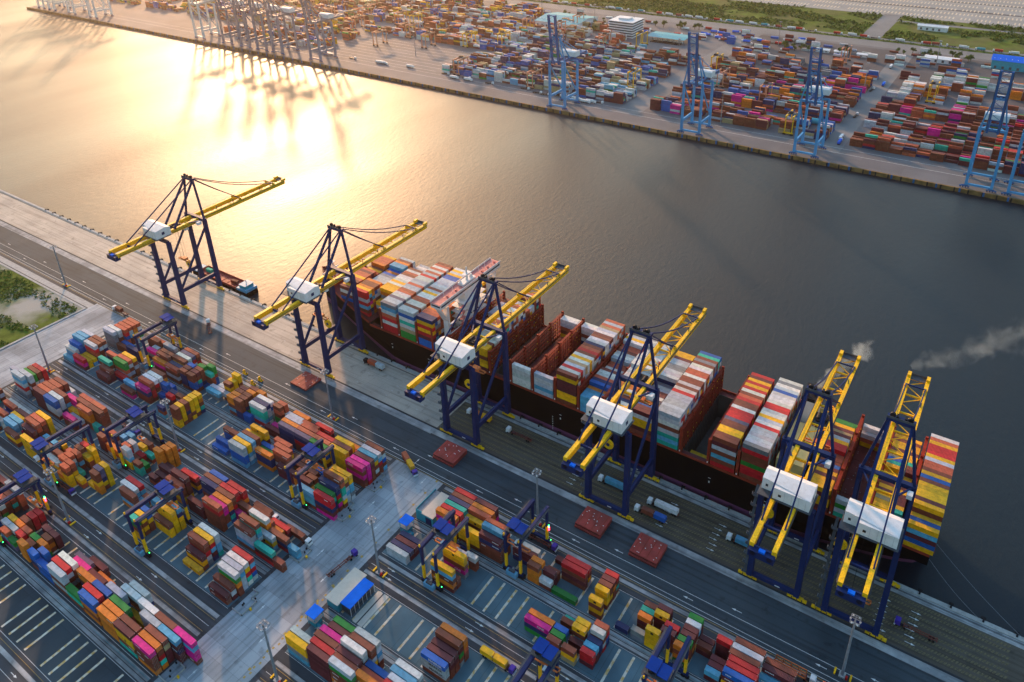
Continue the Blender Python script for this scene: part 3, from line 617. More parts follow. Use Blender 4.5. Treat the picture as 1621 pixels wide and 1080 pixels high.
YARD = """
A1|0f-468.0:lkkkk 1f-467.0:wlr?? 3f-464.4:slu?? 2f-464.2:sRb?? 4f-464.2:s???? 5f-464.0:s?b?? 0f-455.6:rr 1f-454.5:br 0f-443.2:nnn 5f-437.4:sMM 4f-437.3:rrrr 3s-431.3:lvv 5f-425.0:lkk 3f-421.9:MMM 0f-413.3:oprr 1f-413.0:r???? 2f-412.6:r???? 0f-400.8:srlr 4f-400.6:vR??? 5f-400.6:sr?gr 3f-400.6:wl??? 1f-400.5:v??? 2f-400.2:r???? 1s-388.4:M???? 2s-388.4:b???? 0s-388.2:rnnnr 3s-382.4:grbbb 2s-381.3:rrrnb 1s-381.2:Mrcbr 0s-381.1:rrbbr 4s-377.5:ggrbb 3s-376.1:crrb 3s-364.9:lR 3s-358.2:ryry 4s-358.0:yygr 5s-357.5:yyrrr 0s-343.2:oorur 2s-342.8:r???? 3s-342.7:M???? 1s-342.6:o???? 4s-337.4:rM??? 0s-336.9:rrrnn 2s-336.4:rr??? 3s-336.4:oo??? 1s-336.3:rr??? 4s-331.0:oo??? 0s-330.6:bb 3f-324.3:wblkk 2f-324.1:nlluw 1f-323.9:wccuR 3s-313.4:rsrgg 4s-312.9:ssrgg 1s-310.0:pp 0f-309.2:MM 4f-303.5:lg? 2f-296.7:ll??? 1f-296.5:oo??? 0f-296.1:vnnnn 4f-291.1:so? 2f-284.3:s???? 1f-284.1:s???? 0f-283.6:vnRrr 5f-283.2:RMM 2f-271.8:R???? 1f-271.7:s???? 0f-271.2:gy??? 4f-261.8:RR 5f-261.4:oo 3f-260.8:yyrrr 2f-259.4:rrcrr 1f-259.2:yyyyy 5f-244.3:rlbru 0f-244.3:prpMr 4f-244.2:wuRrr 3f-244.1:uyrlr 2f-243.9:MMrrr 1f-243.8:ppppR 0f-184.0:opoo? 5f-183.6:RR??? 3f-183.4:nn??? 2f-183.4:cc?o? 4f-183.4:rr??? 1f-183.3:RR??? 5f-171.2:MMpr? 3f-171.0:srMpr 4f-171.0:ooorr 2f-170.9:yry? 0f-170.7:yyyr 1f-158.6:unnMrr 2f-158.5:ssnnrr 0f-158.3:Mnrrr 3f-143.5:wlr 2f-143.5:MMn 0s-134.7:rooo 1s-134.5:ooo? 5s-129.0:M 0s-128.4:wr 2s-128.3:rr 1s-128.2:MMM 0f-118.9:g 3f-118.9:RrMr 4f-118.7:Rr?? 2s-103.3:yyyr 3s-103.3:rryr 5s-103.3:Rrcr 4s-103.2:Mo?r 0s-103.2:yryr 0s-90.5:n 0s-83.1:kk 3s-83.0:crr 2s-83.0:oMr 4s-82.9:rrr 0s-76.8:yyyy 3s-76.7:yMMM 4s-76.6:MMyr 1s-71.3:MMrr 2s-70.9:RRrr 0s-64.4:orog 1s-64.1:grrr 4s-64.1:wucr 5s-64.1:gMMr 2s-64.1:Mror 3s-64.0:Mrrr 3s-57.7:rM 4s-57.6:MM 0s-50.9:uM 2s-50.8:Mr 1s-50.7:MM 4s-50.7:RMMM 3f-41.5:rrrr 4f-41.3:wwrr 5f-41.1:rrrr 0f-40.9:bMyr 2f-40.9:RRrr 1f-40.8:Rrrr 3f-29.1:uR 4f-28.8:Muu 5f-28.7:rMM
A2|1f-478.3:wuu 4f-477.8:ubbb? 0f-477.7:u 3f-477.6:uubbb 2f-477.5:bbb? 5f-477.0:l???? 5f-464.1:r???u 1f-464.0:yy 4f-463.9:r???u 0f-463.9:RpM 3f-463.8:lR??? 2f-463.6:yu 4f-444.3:s??? 2f-443.5:cr?R 1f-438.5:rMM 0f-438.4:MM 4f-430.8:slrlr 5f-430.6:yrlrr 3f-430.5:ggsl? 2f-428.2:R? 2f-415.7:r? 1f-412.2:u?? 0f-412.0:rp 5f-399.7:r??l? 3f-399.2:wRr?? 2f-399.1:s?RRr 4f-399.1:wrlRr 1f-399.1:pnrr 4s-389.6:bbn? 3s-389.2:bn 5s-388.7:bbn 4s-382.3:np? 3s-381.3:RM? 0s-376.7:nru 4s-376.0:r?? 4s-362.6:yyyyr 5s-362.5:yorcn 0s-362.5:rrryy 1s-362.4:yyyyr 2s-362.4:rrnrr 3s-362.4:yyyry 3f-324.8:rbb 1f-324.7:bb 0f-324.6:b 4f-309.7:yyry 0f-307.7:llbbu 2f-307.5:ululu 5f-307.5:yyrrr 1f-307.5:yyulu 3f-307.3:rryll 4f-297.2:bb? 3f-294.9:gc? 2f-293.7:onno 5f-288.1:s???? 4f-284.8:s???? 3f-282.4:srrln 2f-276.9:MMM 5f-275.7:rMM 4f-272.4:roo 3s-268.3:roo 5s-266.3:oor 2f-264.5:Moo 4s-263.0:rrr 3s-260.8:rrp 5f-256.9:bnn 2s-255.1:oo 0f-254.6:uuur 1f-244.4:gcnnr 4f-244.1:yrlull 5f-244.0:yyuukl 2f-244.0:nnRgpr 3f-243.4:rscclyr 0f-242.1:RRnMp 0f-195.0:ll 1f-194.7:nM 2f-194.5:MM 3f-194.4:nn 5s-173.2:owr 3f-167.5:yyrpk 1f-167.4:rr 0f-167.4:yuroM 4s-166.5:lRly 5s-162.7:wrr 1f-119.3:png 2f-119.2:oor 5s-110.2:c 4s-109.9:rr 0s-109.8:rro 1s-109.7:ggr 2s-109.7:bbr 0s-102.7:ryt 2s-102.7:MM 3s-102.6:yrty 4s-102.6:yyyr 1s-95.6:RRM 3s-95.6:nnM 2s-95.6:uMM 4s-95.5:wrlR 5s-95.5:sRbn
B1|1f-476.3:lrrrr 3f-467.2:rrlr? 0f-467.1:lulRlk 2f-467.1:ggwR? 4f-466.9:RRRR? 1f-463.8:llrlrr 2f-443.8:s???? 1f-443.8:s???? 0f-443.7:MMMMM 5f-443.1:ww 3f-442.4:s???? 4f-441.9:rr??? 2f-431.4:rru?? 1f-431.3:lllnn 0f-431.2:bbllr 3f-424.1:ppMr 2f-418.6:y? 4f-413.6:s???? 0f-413.2:pMr 1f-413.1:l? 3f-411.7:r???? 2f-406.1:soorr 4f-401.2:srrrr 3f-399.3:rrrrr 2s-396.8:cc 2s-390.5:nn 2s-380.0:sr? 0s-379.8:rMMM 5s-379.4:b 1s-379.3:rr 3s-376.3:uu 4s-373.3:uu 1s-360.8:sRuy 2s-360.6:llyl 3s-356.7:yyy 4s-355.6:rrr 0s-355.4:lluyy 1s-354.5:rr 2s-354.3:RM 3s-350.4:cr 0s-347.1:rcc 1s-346.9:gr 3s-339.8:ooooo 4s-337.8:ooooo 5s-337.5:ooooo 0s-333.8:M? 3s-333.5:MM 1f-329.7:M? 2f-329.5:MMM 3s-327.2:rr 3f-313.5:RMyb 4f-313.1:p? 0f-312.9:srryo 1f-312.1:MMrryr 4f-297.9:r???? 0f-297.1:MMM 3f-297.1:nn??? 5f-297.0:bb??? 4f-285.4:RR??? 3f-284.6:rrR?? 5f-283.3:RR??? 2f-283.2:oonc? 1f-283.1:pprru 0f-282.6:sRrrrr 3s-275.2:p? 4f-273.0:rr? 5f-267.1:rr 4f-260.5:rrr 0f-259.4:rllur 3f-259.3:wooou 1f-258.7:rculrr 4s-251.2:oR 0f-246.5:cMR 3f-246.4:rnR 0s-237.1:rr 3s-237.0:uu 0f-144.6:bllr 1f-144.1:MMrr 2f-144.1:MMrr 3f-144.0:rMgrk 4f-143.8:oosrr
B2|5f-457.5:wr 3f-454.6:b 4f-454.2:sbb 5f-445.1:wr 1f-434.1:uull 2f-434.1:uu?? 0f-428.8:ryr 4f-420.2:srrrr 3f-420.1:ssroy 5f-419.9:yyyyy 2f-419.8:MMrr 0f-407.8:yyyyy 4s-399.0:y? 3s-382.0:srrr 1s-377.6:s???? 4s-377.5:r???? 5s-377.2:R???? 2s-377.1:s???? 0s-377.0:oy 3s-375.7:s???? 1s-371.3:sryry 4s-371.2:yrrk 5s-370.9:yyyyy 2s-370.8:c? 0s-370.7:sryyy 1s-365.0:y? 2s-359.3:y 3s-354.4:vvnyr 4s-354.3:yyyyy 2s-353.0:rryoo 4f-332.6:wu?? 5f-332.6:Ru?? 3f-329.1:rru? 4s-323.2:uu 5s-323.2:s? 5s-316.0:uu? 2s-309.8:bbyrr 0s-309.8:cgryy 1s-309.7:yyryr 4f-301.2:yyyyy 5f-301.0:unyyy 3f-301.0:ryy 3f-272.5:rrRlk 5f-272.4:lluuc 4f-272.3:yRuMn 2f-271.7:Myr 1f-271.5:y 5f-247.9:RuRbl 0f-247.7:Mr 4f-247.7:wyRc? 1f-247.5:rl? 3f-247.5:lulll 2f-246.6:wgorr 1f-196.6:ww?? 0f-196.3:yyku 2f-185.0:rr??? 3f-184.8:ppp?? 1f-184.2:RR??? 5f-183.2:gg??? 0f-183.1:MMMMM 4f-183.1:MM??? 2f-172.5:MM??? 3f-172.4:wlrMyr 1f-171.8:rr??? 4f-170.6:rrlyro 5f-170.5:llulrr 0f-170.2:lgrrob 2f-160.1:s??? 3f-159.9:bnn? 1f-159.3:oo??? 4f-149.0:uu??? 5f-148.9:wkuu? 2f-147.6:RR??? 3f-147.5:ll???
C1|4s-379.0:srcr 3s-378.8:srr? 1s-364.6:l?? 2s-364.4:y?? 0s-360.0:s?? 3s-358.4:rrr 1s-358.3:l?? 4s-358.2:RRR 5s-358.1:RRM 2s-358.1:o?? 0s-353.7:g? 1s-351.2:RM? 2s-351.1:sR? 4s-343.9:MMM 2s-343.5:gg? 1s-342.0:rM? 0s-342.0:oooo 3s-338.7:ror 4s-337.6:MMM 2s-337.2:oog 0s-332.6:bbn? 1s-329.2:bbn? 0f-323.3:bbb 2f-312.4:wrrkr 1f-312.3:Rlrkr 4f-311.6:vrr 0f-310.8:llrlr 3f-307.1:ppr? 5f-306.4:Mr 0f-298.0:gcr 2f-297.1:oo??? 4f-295.6:oo 3f-294.6:MMMM 1f-286.7:RR??? 0f-285.5:bboro 2f-284.7:bb??? 3f-278.6:l???? 4f-272.2:l???? 1f-271.3:oo??? 0f-271.2:ooooo 2f-271.2:gg??? 5f-270.6:lln?? 3f-266.1:yy 4f-259.8:ww??? 1f-258.8:r???? 0f-258.7:Myyrc 3f-253.7:lll?? 4f-247.3:rnrrp 2f-245.5:rtMMM 1f-245.3:orRco 0f-245.2:prrro 3f-241.2:uMnMM 4f-234.9:puppr
C2|
"""
# ------------------------------------------------------------ containers
CW, CH, RP = 2.44, 2.6, 2.83
TH = 2.65
def cont_mesh(L):
    l = (12.19 if L == 40 else 6.06)/2; h = CW/2; b = MB(); e = 0.05
    b.box(-l+e, l-e, -h+e, h-e, 0.08, CH-0.05, 'cont')
    for s in (-1, 1):
        b.box(-l, l, s*h-(0.12 if s > 0 else 0), s*h+(0.12 if s < 0 else 0), CH-0.16, CH, 'cont'); b.box(-l, l, s*h-(0.14 if s > 0 else 0), s*h+(0.14 if s < 0 else 0), 0, 0.16, 'cont')
        for t in (-1, 1): b.box(t*l-(0.16 if t > 0 else 0), t*l+(0.16 if t < 0 else 0), s*h-(0.14 if s > 0 else -0.01), s*h+(0.14 if s < 0 else -0.01), 0.16, CH-0.16, 'cont')
        b.box(s*l-(0.14 if s > 0 else 0), s*l+(0.14 if s < 0 else 0), -h+0.12, h-0.12, CH-0.16, CH-0.003, 'cont')
    n = 5 if L == 20 else 10
    for i in range(1, n): x = -l+2*l*i/n; b.box(x-0.05, x+0.05, -h+0.13, h-0.13, CH-0.05, CH-0.02, 'cont')
    for sx in (-1, 1):
        for sy in (-1, 1): b.cb(sx*(l-0.14), sy*(h-0.14), CH-0.02, 0.26, 0.26, 0.03, 'doorbar'); b.cb(sx*(l-0.09), sy*(h-0.09), -0.0, 0.2, 0.2, 0.14, 'doorbar')
    me = b.build('tmp_'+str(L)); d = me.data; bpy.data.objects.remove(me); return d
CM = {L: cont_mesh(L) for L in (20, 40)}
def door_mesh():
    b = MB(); b.box(0, 0.03, -1.06, -0.02, 0.2, 2.4, 'cont'); b.box(0, 0.03, 0.02, 1.06, 0.2, 2.4, 'cont')
    for y in (-0.8, -0.3, 0.3, 0.8): b.box(0.03, 0.06, y-0.03, y+0.03, 0.15, 2.45, 'doorbar')
    o = b.build('tmp_door'); d = o.data; bpy.data.objects.remove(o); return d
DM = door_mesh()
def vary(c, a=0.16):
    f = 1+rnd.uniform(-a, a); return tuple(max(0.004, v*f*(1+rnd.uniform(-0.06, 0.06))) for v in CC[c])
TXT = {}
def lettering(par, s, size, loc, rot, k='house'):
    key = (s, size, k)
    if key not in TXT:
        c = bpy.data.curves.new('lettering', 'FONT'); c.body = s; c.size = size; c.align_x = 'CENTER'; c.align_y = 'CENTER'; c.offset = 0.02*size; c.materials.append(M[k]); c.fill_mode = 'FRONT'; c.resolution_u = 2
        ob = bpy.data.objects.new('tmp', c); COL.objects.link(ob); dg = bpy.context.evaluated_depsgraph_get(); me = bpy.data.meshes.new_from_object(ob.evaluated_get(dg)); bpy.data.objects.remove(ob)
        me.materials.clear(); me.materials.append(M[k]); TXT[key] = me
    o = bpy.data.objects.new('lettering', TXT[key]); COL.objects.link(o); o.parent = par; o.location = loc; o.rotation_euler = rot; return o
def container(c, L, x, y, z, rz=0, label=None, group=None, doors=True, colr=None):
    o = bpy.data.objects.new('shipping_container', CM[L]); COL.objects.link(o); o.location = (x, y, z); o.rotation_euler = (0, 0, rz)
    cc = colr or vary(c); o.color = (*cc, 1); tag(o, label, 'container', group)
    if doors:
        l = (12.19 if L == 40 else 6.06)/2
        d = bpy.data.objects.new('door', DM); COL.objects.link(d); d.parent = o; d.color = (*[v*0.9 for v in cc], 1)
        s = 1 if x < 0 else -1; d.location = (s*(l-0.045), 0, 0.02); d.rotation_euler = (0, 0, 0 if s > 0 else math.pi)
    return o
GC = 'shipping containers'
WT = 'rrrrrrrMMMMRsssooyyyuubbnnlllwwcgpvkk'
blocks = {}
for lne in YARD.strip().split('\n'):
    nm, s = lne.split('|')
    for t in s.split():
        a, cols = t.split(':'); row = int(a[0]); L = 20 if a[1] == 's' else 40; x = float(a[2:])
        blocks.setdefault(nm, []).append([row, L, x, ''.join(rnd.choice(WT) if c == '?' else c for c in cols)])
# blocks and stacks the picks do not cover: filled at random up to the edge of the view
def fill(nm, x0, x1, hs, L=40, prob=0.8, pal=WT):
    x = x0
    while x < x1:
        for row in range(6):
            if rnd.random() < prob and not any(q[0] == row and abs(q[2]-x) < (q[1]+L)*0.155 for q in blocks.get(nm, [])):
                base = rnd.choice(pal); blocks.setdefault(nm, []).append([row, L, x, ''.join(base if rnd.random() < 0.3 else rnd.choice(pal) for _ in range(rnd.choice(hs)))])
        x += 12.87
fill('C1', -418, -345, (3, 4, 5)); fill('B2', -478, -420, (2, 3, 4)); fill('A1', -20, 60, (2, 3, 4)); fill('A2', -40, 40, (2, 3, 4), prob=0.5); fill('B1', -95, 0, (2, 3))
fill('B1', -446, -250, (2, 3), prob=0.25); fill('A1', -430, -255, (2, 3), prob=0.3); fill('A2', -300, -270, (2, 3), prob=0.2); fill('B2', -430, -380, (2, 3), prob=0.4); fill('C1', -305, -250, (4, 5), prob=0.6)
items = []
for nm, cols in blocks.items():
    y0 = BL[nm]; left = [c for c in cols if c[2] < -220]; right = [c for c in cols if c[2] >= -220]
    for side, cs in (('left', left), ('right', right)):
        cs.sort(key=lambda c: -c[2] if side == 'left' else c[2]); bay = -1; last = None
        for c in cs:
            if last is None or abs(c[2]-last) > 4.2: bay += 1; last = c[2]
            c.append(bay)
        for c in cs:
            row, L, x, s, bayn = c[:5]; n = len(s)
            def hgt(rr, xx):
                hh = 0
                for q in cs:
                    if q[0] == rr and abs(q[2]-xx) < (6.1 if q[1] == 40 else 3.1): hh = max(hh, len(q[3]))
                return hh
            l2 = 6.1 if L == 40 else 3.05; ny = hgt(row-1, x); nyl = min(hgt(row-1, x-l2*0.6), hgt(row-1, x+l2*0.6)); nx = hgt(row, x+(l2+1.2)*(1 if x < -20 else -1)); fy = hgt(row+1, x)
            for t in range(1, n+1):
                top = t == n
                vis = (1.0 if top else 0)*L*2.44*0.75+(1.0 if t > nyl else 0)*L*2.6*0.62+(1.0 if t > nx else 0)*2.44*2.6*4
                d2 = x*x+(y0+row*RP)**2+280**2
                inner = (not top) and t <= min(ny, nyl) and t <= nx
                # in frame?
                v = Vector((x, y0+1.4+row*RP, t*TH))-Vector((0, 0, CAMH)); zc = v.dot(fw)
                px = 859.1+v.dot(r2)/zc*1215; py = 321.8-v.dot(u2)/zc*1215
                inside = -12 < px < 1632 and py < 1092
                items.append((vis/d2 if inside else 0, nm, side, bayn, row, L, x, y0+1.42+row*RP, (t-1)*TH, s[n-t], n-t, inner, n))
items.sort(key=lambda i: -i[0])
BN = {'A1': 'seaward', 'A2': 'second', 'B1': 'third', 'B2': 'fourth', 'C1': 'fifth', 'C2': 'sixth'}
TN = ['topmost', 'second down', 'third down', 'fourth down', 'fifth down', 'sixth down']
NIND = 272
mass = MB()
def boxc(b, x, y, z, L, c, jit=0.0, rz90=False, w=CW, h=2.59, vr=0.16):
    l = (12.19 if L == 40 else 6.06)/2; cc = vary(c, vr)
    if rz90: b.box(x-w/2, x+w/2, y-l, y+l, z, z+h, 'contc', cc, bottom=False)
    else: b.box(x-l, x+l, y-w/2, y+w/2, z, z+h, 'contc', cc, bottom=False)
seen = {}
for i, (sc, nm, side, bay, row, L, x, y, z, c, dn, inner, n) in enumerate(items):
    jx = rnd.uniform(-0.07, 0.07); jy = rnd.uniform(-0.05, 0.05)
    if i < NIND and sc > 0:
        lab = f"{CN[c]} {'long' if L == 40 else 'short'} container {TN[dn]} in {ORD[5-row]} row from quay, {ORD[bay]} bay, {BN[nm]} {side} block"
        if lab in seen: print('DUP', lab)
        seen[lab] = 1
        o = container(c, L, x+jx, y+jy, z, label=lab, group=GC)
        hh = 12.19/2
        if L == 40 and c == 'p' and rnd.random() < 0.8: lettering(o, 'ONE', 1.7, (rnd.choice((-2.5, 2.0)), -1.23, 1.25), (R(90), 0, 0))
        if nm == 'B1' and side == 'right' and row == 0 and c in 'bl' and -150 < x < -140: lettering(o, 'MAERSK', 1.9, (1.2, -1.23, 1.3), (R(90), 0, 0), 'house' if c == 'b' else 'black')
        if c == 'y' and rnd.random() < 0.6:
            b = MB(); b.box(-0.6, 0.6, -1.24, -1.225, 0.7, 1.9, 'black'); b.build('emblem', o)
        if c in 'sRrMnbuo' and L == 40 and not o.children[1:] and rnd.random() < 0.55: 
            b = MB(); xx = rnd.choice((-4.8, -4.8, 1.5))
            for k in range(rnd.choice((4, 6))): b.box(xx, xx+0.45, -1.24, -1.225, 1.1, 1.65, 'house'); xx += 0.62
            b.build('emblem', o)
    elif not inner: boxc(mass, x+jx, y+jy, z, L, c)
# ------------------------------------------------------------ trucks and what they carry
def heading(x0, y0, x1, y1): return math.atan2(y1-y0, x1-x0)
TR = [('w', -509, 218.5, math.pi, 'white-cabbed truck with one brown box on the quay road, left end', [('r', 20, -6.2)]),
      ('w', -437, 243.2, 2.6, 'small empty trailer truck parked askew on the quay below the leftmost crane', []),
      ('d', -312, 268.4, math.pi, 'dark truck carrying brown and grey short containers under the second crane', [('s', 20, -5.9), ('l', 20, -12.4)]),
      ('w', -227, 265.6, math.pi, 'white truck with orange and yellow boxes under the third crane', [('o', 20, -5.9), ('y', 20, -12.4)]),
      ('w', -199, 265.2, math.pi, 'empty red trailer truck right of the third crane', []),
      ('w', -138, 261, math.pi, 'truck with one light blue container under the fourth crane', [('u', 40, -9)]),
      ('w', -113.5, 253.5, math.pi, 'truck carrying brown and blue short containers right of the fourth crane', [('r', 20, -5.9), ('b', 20, -12.4)]),
      ('w', -110, 260.8, math.pi, 'truck carrying a white long container right of the fourth crane', [('w', 40, -9)]),
      ('w', -69, 261, math.pi, 'truck carrying a light blue box left of the fifth crane', [('u', 20, -6.2)]),
      ('p', 6, 257.4, math.pi, 'empty dark trailer truck right of the rightmost crane', []),
      ('p', -222, 212.8, heading(-238.6, 221.5, -221.8, 213.2), 'purple truck turning off the quay road with orange and yellow boxes', [('y', 20, -5.9), ('s', 20, -12.4)]),
      ('p', -213, 160.5, heading(-214.8, 145, -213, 160.3), 'purple truck with empty red trailer on the pale cross road', []),
      ('w', -235.8, 153.2, 0, 'white truck with brown container leaving the third left block', [('r', 40, -9)]),
      ('w', -260.5, 154.4, 0, 'white truck waiting in the lane behind the brown-container truck', [('r', 40, -9)]),
      ('p', -135.5, 212.3, 0, 'purple truck with empty trailer beside the seaward right block', []),
      ('p', -119, 154, 0, 'purple truck carrying two yellow boxes at the bottom of the picture', [('y', 20, -5.9), ('y', 20, -12.4)]),
      ('w', -17, 213.5, 0, 'white truck hauling an orange frame at the lower right', []),
      ('p', -374.5, 153, 0, 'purple truck with a white tank box in the upper left lane', [('w', 20, -6)]),
      ('p', -363, 110, 0, 'purple truck with empty trailer in the fourth left block', []),
      ('n', -340, 153.5, 0, 'navy truck with empty red trailer behind the upper left lamp mast', []),
      ('n', -387, 99, 0, 'navy truck with empty trailer near the red-lamp gantry', [])]
for k, x, y, rz, lab, loads in TR:
    t = place_truck(k, x, y, rz, lab)
    for j, (c, L, dx) in enumerate(loads):
        cx, cy = x+dx*math.cos(rz), y+dx*math.sin(rz)
        container(c, L, cx, cy, 1.52, rz, f"{CN[c]} {'long' if L == 40 else 'short'} container {'at the front' if j == 0 and len(loads) > 1 else 'at the back' if j else 'alone'} on the {lab.split(' truck')[0].split(',')[0]} truck"[:110] if False else None, GC)
        o = COL.objects[-1]
# labels for the loads
LL = ['brown box on the truck at the left end of the quay road', 'salmon box just behind the dark truck cab under the second crane', 'pale grey box at the rear of the truck under the second crane',
      'orange box behind the white cab under the third crane', 'yellow box at the rear of the truck under the third crane', 'light blue long box on the truck under the fourth crane',
      'brown box nearest the cab on the truck right of the fourth crane', 'blue box at the rear of the truck right of the fourth crane', 'white long box with rounded look on the truck right of the fourth crane',
      'light blue short box on the truck left of the fifth crane', 'yellow box nearest the purple cab turning off the quay road', 'orange-red box at the rear of the truck turning off the quay road',
      'brown long box on the white truck leaving the third left block', 'brown long box on the white truck waiting behind another in the lane', 'yellow box nearest the purple cab at the bottom of the picture',
      'yellow box at the rear of the truck at the bottom of the picture', 'white short box on the purple truck in the upper left lane']
ld = [o for o in COL.objects if o.name.startswith('shipping_container') and o.get('label') is None and o.parent is None]
for o, l in zip(ld, LL): o['label'] = l; o['category'] = 'container'
b = MB()
for x in (-6, -3, 0, 3, 6):
    for s in (-1, 1): b.box(x-0.15, x+0.15, s*1.2-0.15, s*1.2+0.15, 0, 2.2, 'orange')
for s in (-1, 1): b.box(-6.2, 6.2, s*1.2-0.15, s*1.2+0.15, 2.0, 2.3, 'orange'); b.box(-6.2, 6.2, s*1.2-0.15, s*1.2+0.15, 0, 0.3, 'orange')
o = b.build('lifting_rack', loc=(-26, 213.5, 1.55)); tag(o, 'orange open lifting frame on a trailer at the lower right', 'lifting frame')
# stacked hatch covers
def hatch(nm, x, y, n, lab):
    r = empty('hatch_cover_stack', (x, y, 0)); tag(r, lab, 'hatch covers', 'red hatch covers laid on the quay road')
    for k in range(n):
        b = MB(); dx = 0.5*k; b.box(-6.9+dx*0.3, 6.9+dx*0.3, -6.2+dx, 6.2+dx*0.2, 0.1+k*1.55, 1.3+k*1.55, 'hatch')
        for i in range(4): xx = -5.4+i*3.6; b.box(xx-0.12, xx+0.12, -5.8+dx, 5.8, 1.3+k*1.55, 1.36+k*1.55, 'lash')
        for i in range(14): b.cb(rnd.uniform(-6.3, 6.3), rnd.uniform(-5.4, 5.6), 1.3+k*1.55, 0.45, 0.3, 0.14, 'house')
        b.box(-6.5, 6.5, -6.26+dx, -6.2+dx, 0.35+k*1.55, 0.6+k*1.55, 'black')
        b.build('hatch_cover', r)
hatch('', -330.2, 235.2, 1, 'single flat red hatch cover below the second quay crane')
hatch('', -215.5, 233.5, 2, 'two stacked red hatch covers below the third quay crane')
hatch('', -127.6, 234.6, 2, 'two stacked red hatch covers left of the other pair, below the fourth crane')
hatch('', -98.3, 234.2, 2, 'rightmost two stacked red hatch covers, right of the fourth crane')
for x, y, l in ((-368.8, 220.5, 'leftmost small yellow lifting gear on the quay road'), (-356.1, 216.4, 'nearest small yellow lifting gear of three on the quay road'), (-355.2, 221.2, 'small yellow lifting gear furthest right on the quay road')):
    b = MB(); b.cb(0, 0, 0, 3.2, 1.6, 0.7, 'yellow'); b.cb(-0.8, 0, 0.7, 0.9, 1.4, 1.8, 'yellow'); b.cb(1.0, 0.2, 0.7, 0.6, 0.8, 0.6, 'black'); b.cyl((-0.8, 0, 2.5), 0.5, 0.4, 'yellow')
    tag(b.build('lifting_gear', loc=(x, y, 0)), l, 'lifting gear', 'small yellow lifting gears')
# kiosks at the head of the cross road blocks
def booth(x, y, lab):
    r = empty('crane_check_tower', (x, y, 0)); tag(r, lab, 'checker tower', 'blue-roofed checker towers')
    b = MB(); b.box(-2.8, 2.8, -2.8, 2.8, 6.6, 6.85, 'roofblue'); b.build('roof', r)
    b = MB()
    for sx in (-1, 1):
        for sy in (-1, 1): b.cb(sx*2.3, sy*2.3, 0, 0.2, 0.2, 6.6, 'teal')
        b.box(-2.3, 2.3, sx*2.3-0.06, sx*2.3+0.06, 4.3, 4.45, 'teal'); b.box(sx*2.3-0.06, sx*2.3+0.06, -2.3, 2.3, 4.3, 4.45, 'teal')
    b.box(-2.4, 2.4, -2.4, 2.4, 3.2, 3.35, 'grey'); b.build('frame', r)
    b = MB(); b.box(-2.1, 1.6, -2.0, 1.9, 0, 3.2, 'teal'); b.box(1.6, 4.8, -2.0, -0.6, 0, 1.6, 'teal'); b.beam((1.8, -2.6, 0.4), (5.0, -2.6, 3.3), 0.9, 0.15, 'grey'); b.build('cabin', r)
booth(-202.6, 127.4, 'small blue-roofed tower beside the cream and blue canopy')
booth(-202, 184.4, 'small blue-roofed tower beside the teal workshop')
r = empty('canopy_building', (-198.4, 144.2, 0)); tag(r, 'low building with cream roof and bright blue canopy beside the cross road', 'building')
MB().box(-6.2, 0.6, -8.6, 8.6, 0, 4.7, 'teal').build('wall', r); b = MB(); b.box(-6.7, 0.9, -9, 9, 4.7, 5.0, 'cream'); b.build('roof', r)
b = MB(); b.box(1.0, 7.0, -7.4, 7.2, 5.2, 5.4, 'roofblue'); b.build('canopy', r); b = MB(); b.box(1.2, 6.4, -7, 6.8, 0, 3.2, 'darkgrey')
for i in range(7): b.cb(6.7, -7+i*2.35, 0, 0.16, 0.16, 5.2, 'house')
b.box(6.42, 6.46, -6.6, 6.4, 1.4, 2.6, 'glass'); b.build('shop_front', r)
b = MB(); b.box(8.5, 14, -8.4, 8.4, 0.03, 0.3, 'cream'); b.box(10.6, 11.2, -8.4, 8.4, 0.3, 0.32, 'asphalt'); b.build('plinth', r)
r = empty('workshop', (-197.6, 199.8, 0)); tag(r, 'teal workshop with cream roof at the head of the seaward right block', 'building')
b = MB(); b.box(-5.4, 5.2, -7.6, 7.4, 0, 5.4, 'teal'); b.box(-5.4, -5.2, -7.6, 7.4, 5.4, 6.4, 'teal'); b.box(-5.4, -1.5, -7.6, -7.4, 5.4, 6.4, 'teal'); b.build('wall', r)
b = MB(); b.box(-1.9, 5.5, -7.9, 7.7, 5.5, 5.8, 'cream'); b.box(-5.1, -1.9, -7.3, 7.2, 5.42, 5.6, 'grey'); b.build('roof', r)
b = MB(); b.box(0.6, 4.2, -7.7, -7.62, 0.2, 4.2, 'navy'); b.build('door', r)
# kerbed islands, reefer bits and barriers at block ends
k = 0
for y, s in ((150.5, 1), (119, 1), (84, 1), (178, 1), (200, 1)):
    for side, x in (('left', -239.6), ('right', -206.5)):
        if side == 'right' and y in (119, 150.5, 178, 200): continue
        b = MB(); x1 = x+7.5
        for a, c, d, e in ((x+1, x1, y-7, y-6.7), (x1-0.3, x1, y-7, y+1), (x1-3.5, x1, y+0.7, y+1), (x+1, x1-3.2, y+4, y+4.3), (x1-3.5, x1-3.2, y+0.7, y+4.3)): b.box(a, c, d, e, 0.02, 0.85, 'kerb')
        for j in range(3): b.cb(x+2+rnd.random()*4, y-5+rnd.random()*8, 0, 0.5, 0.5, 0.9, 'black')
        b.cb(x1+0.8, y-3, 0, 0.9, 0.7, 1.2, 'yellow')
        tag(b.build('barrier_island'), f'low pale barrier wall island at the head of the {ORD[k]} block from the quay' , 'barrier', 'barrier islands along the cross road'); k += 1
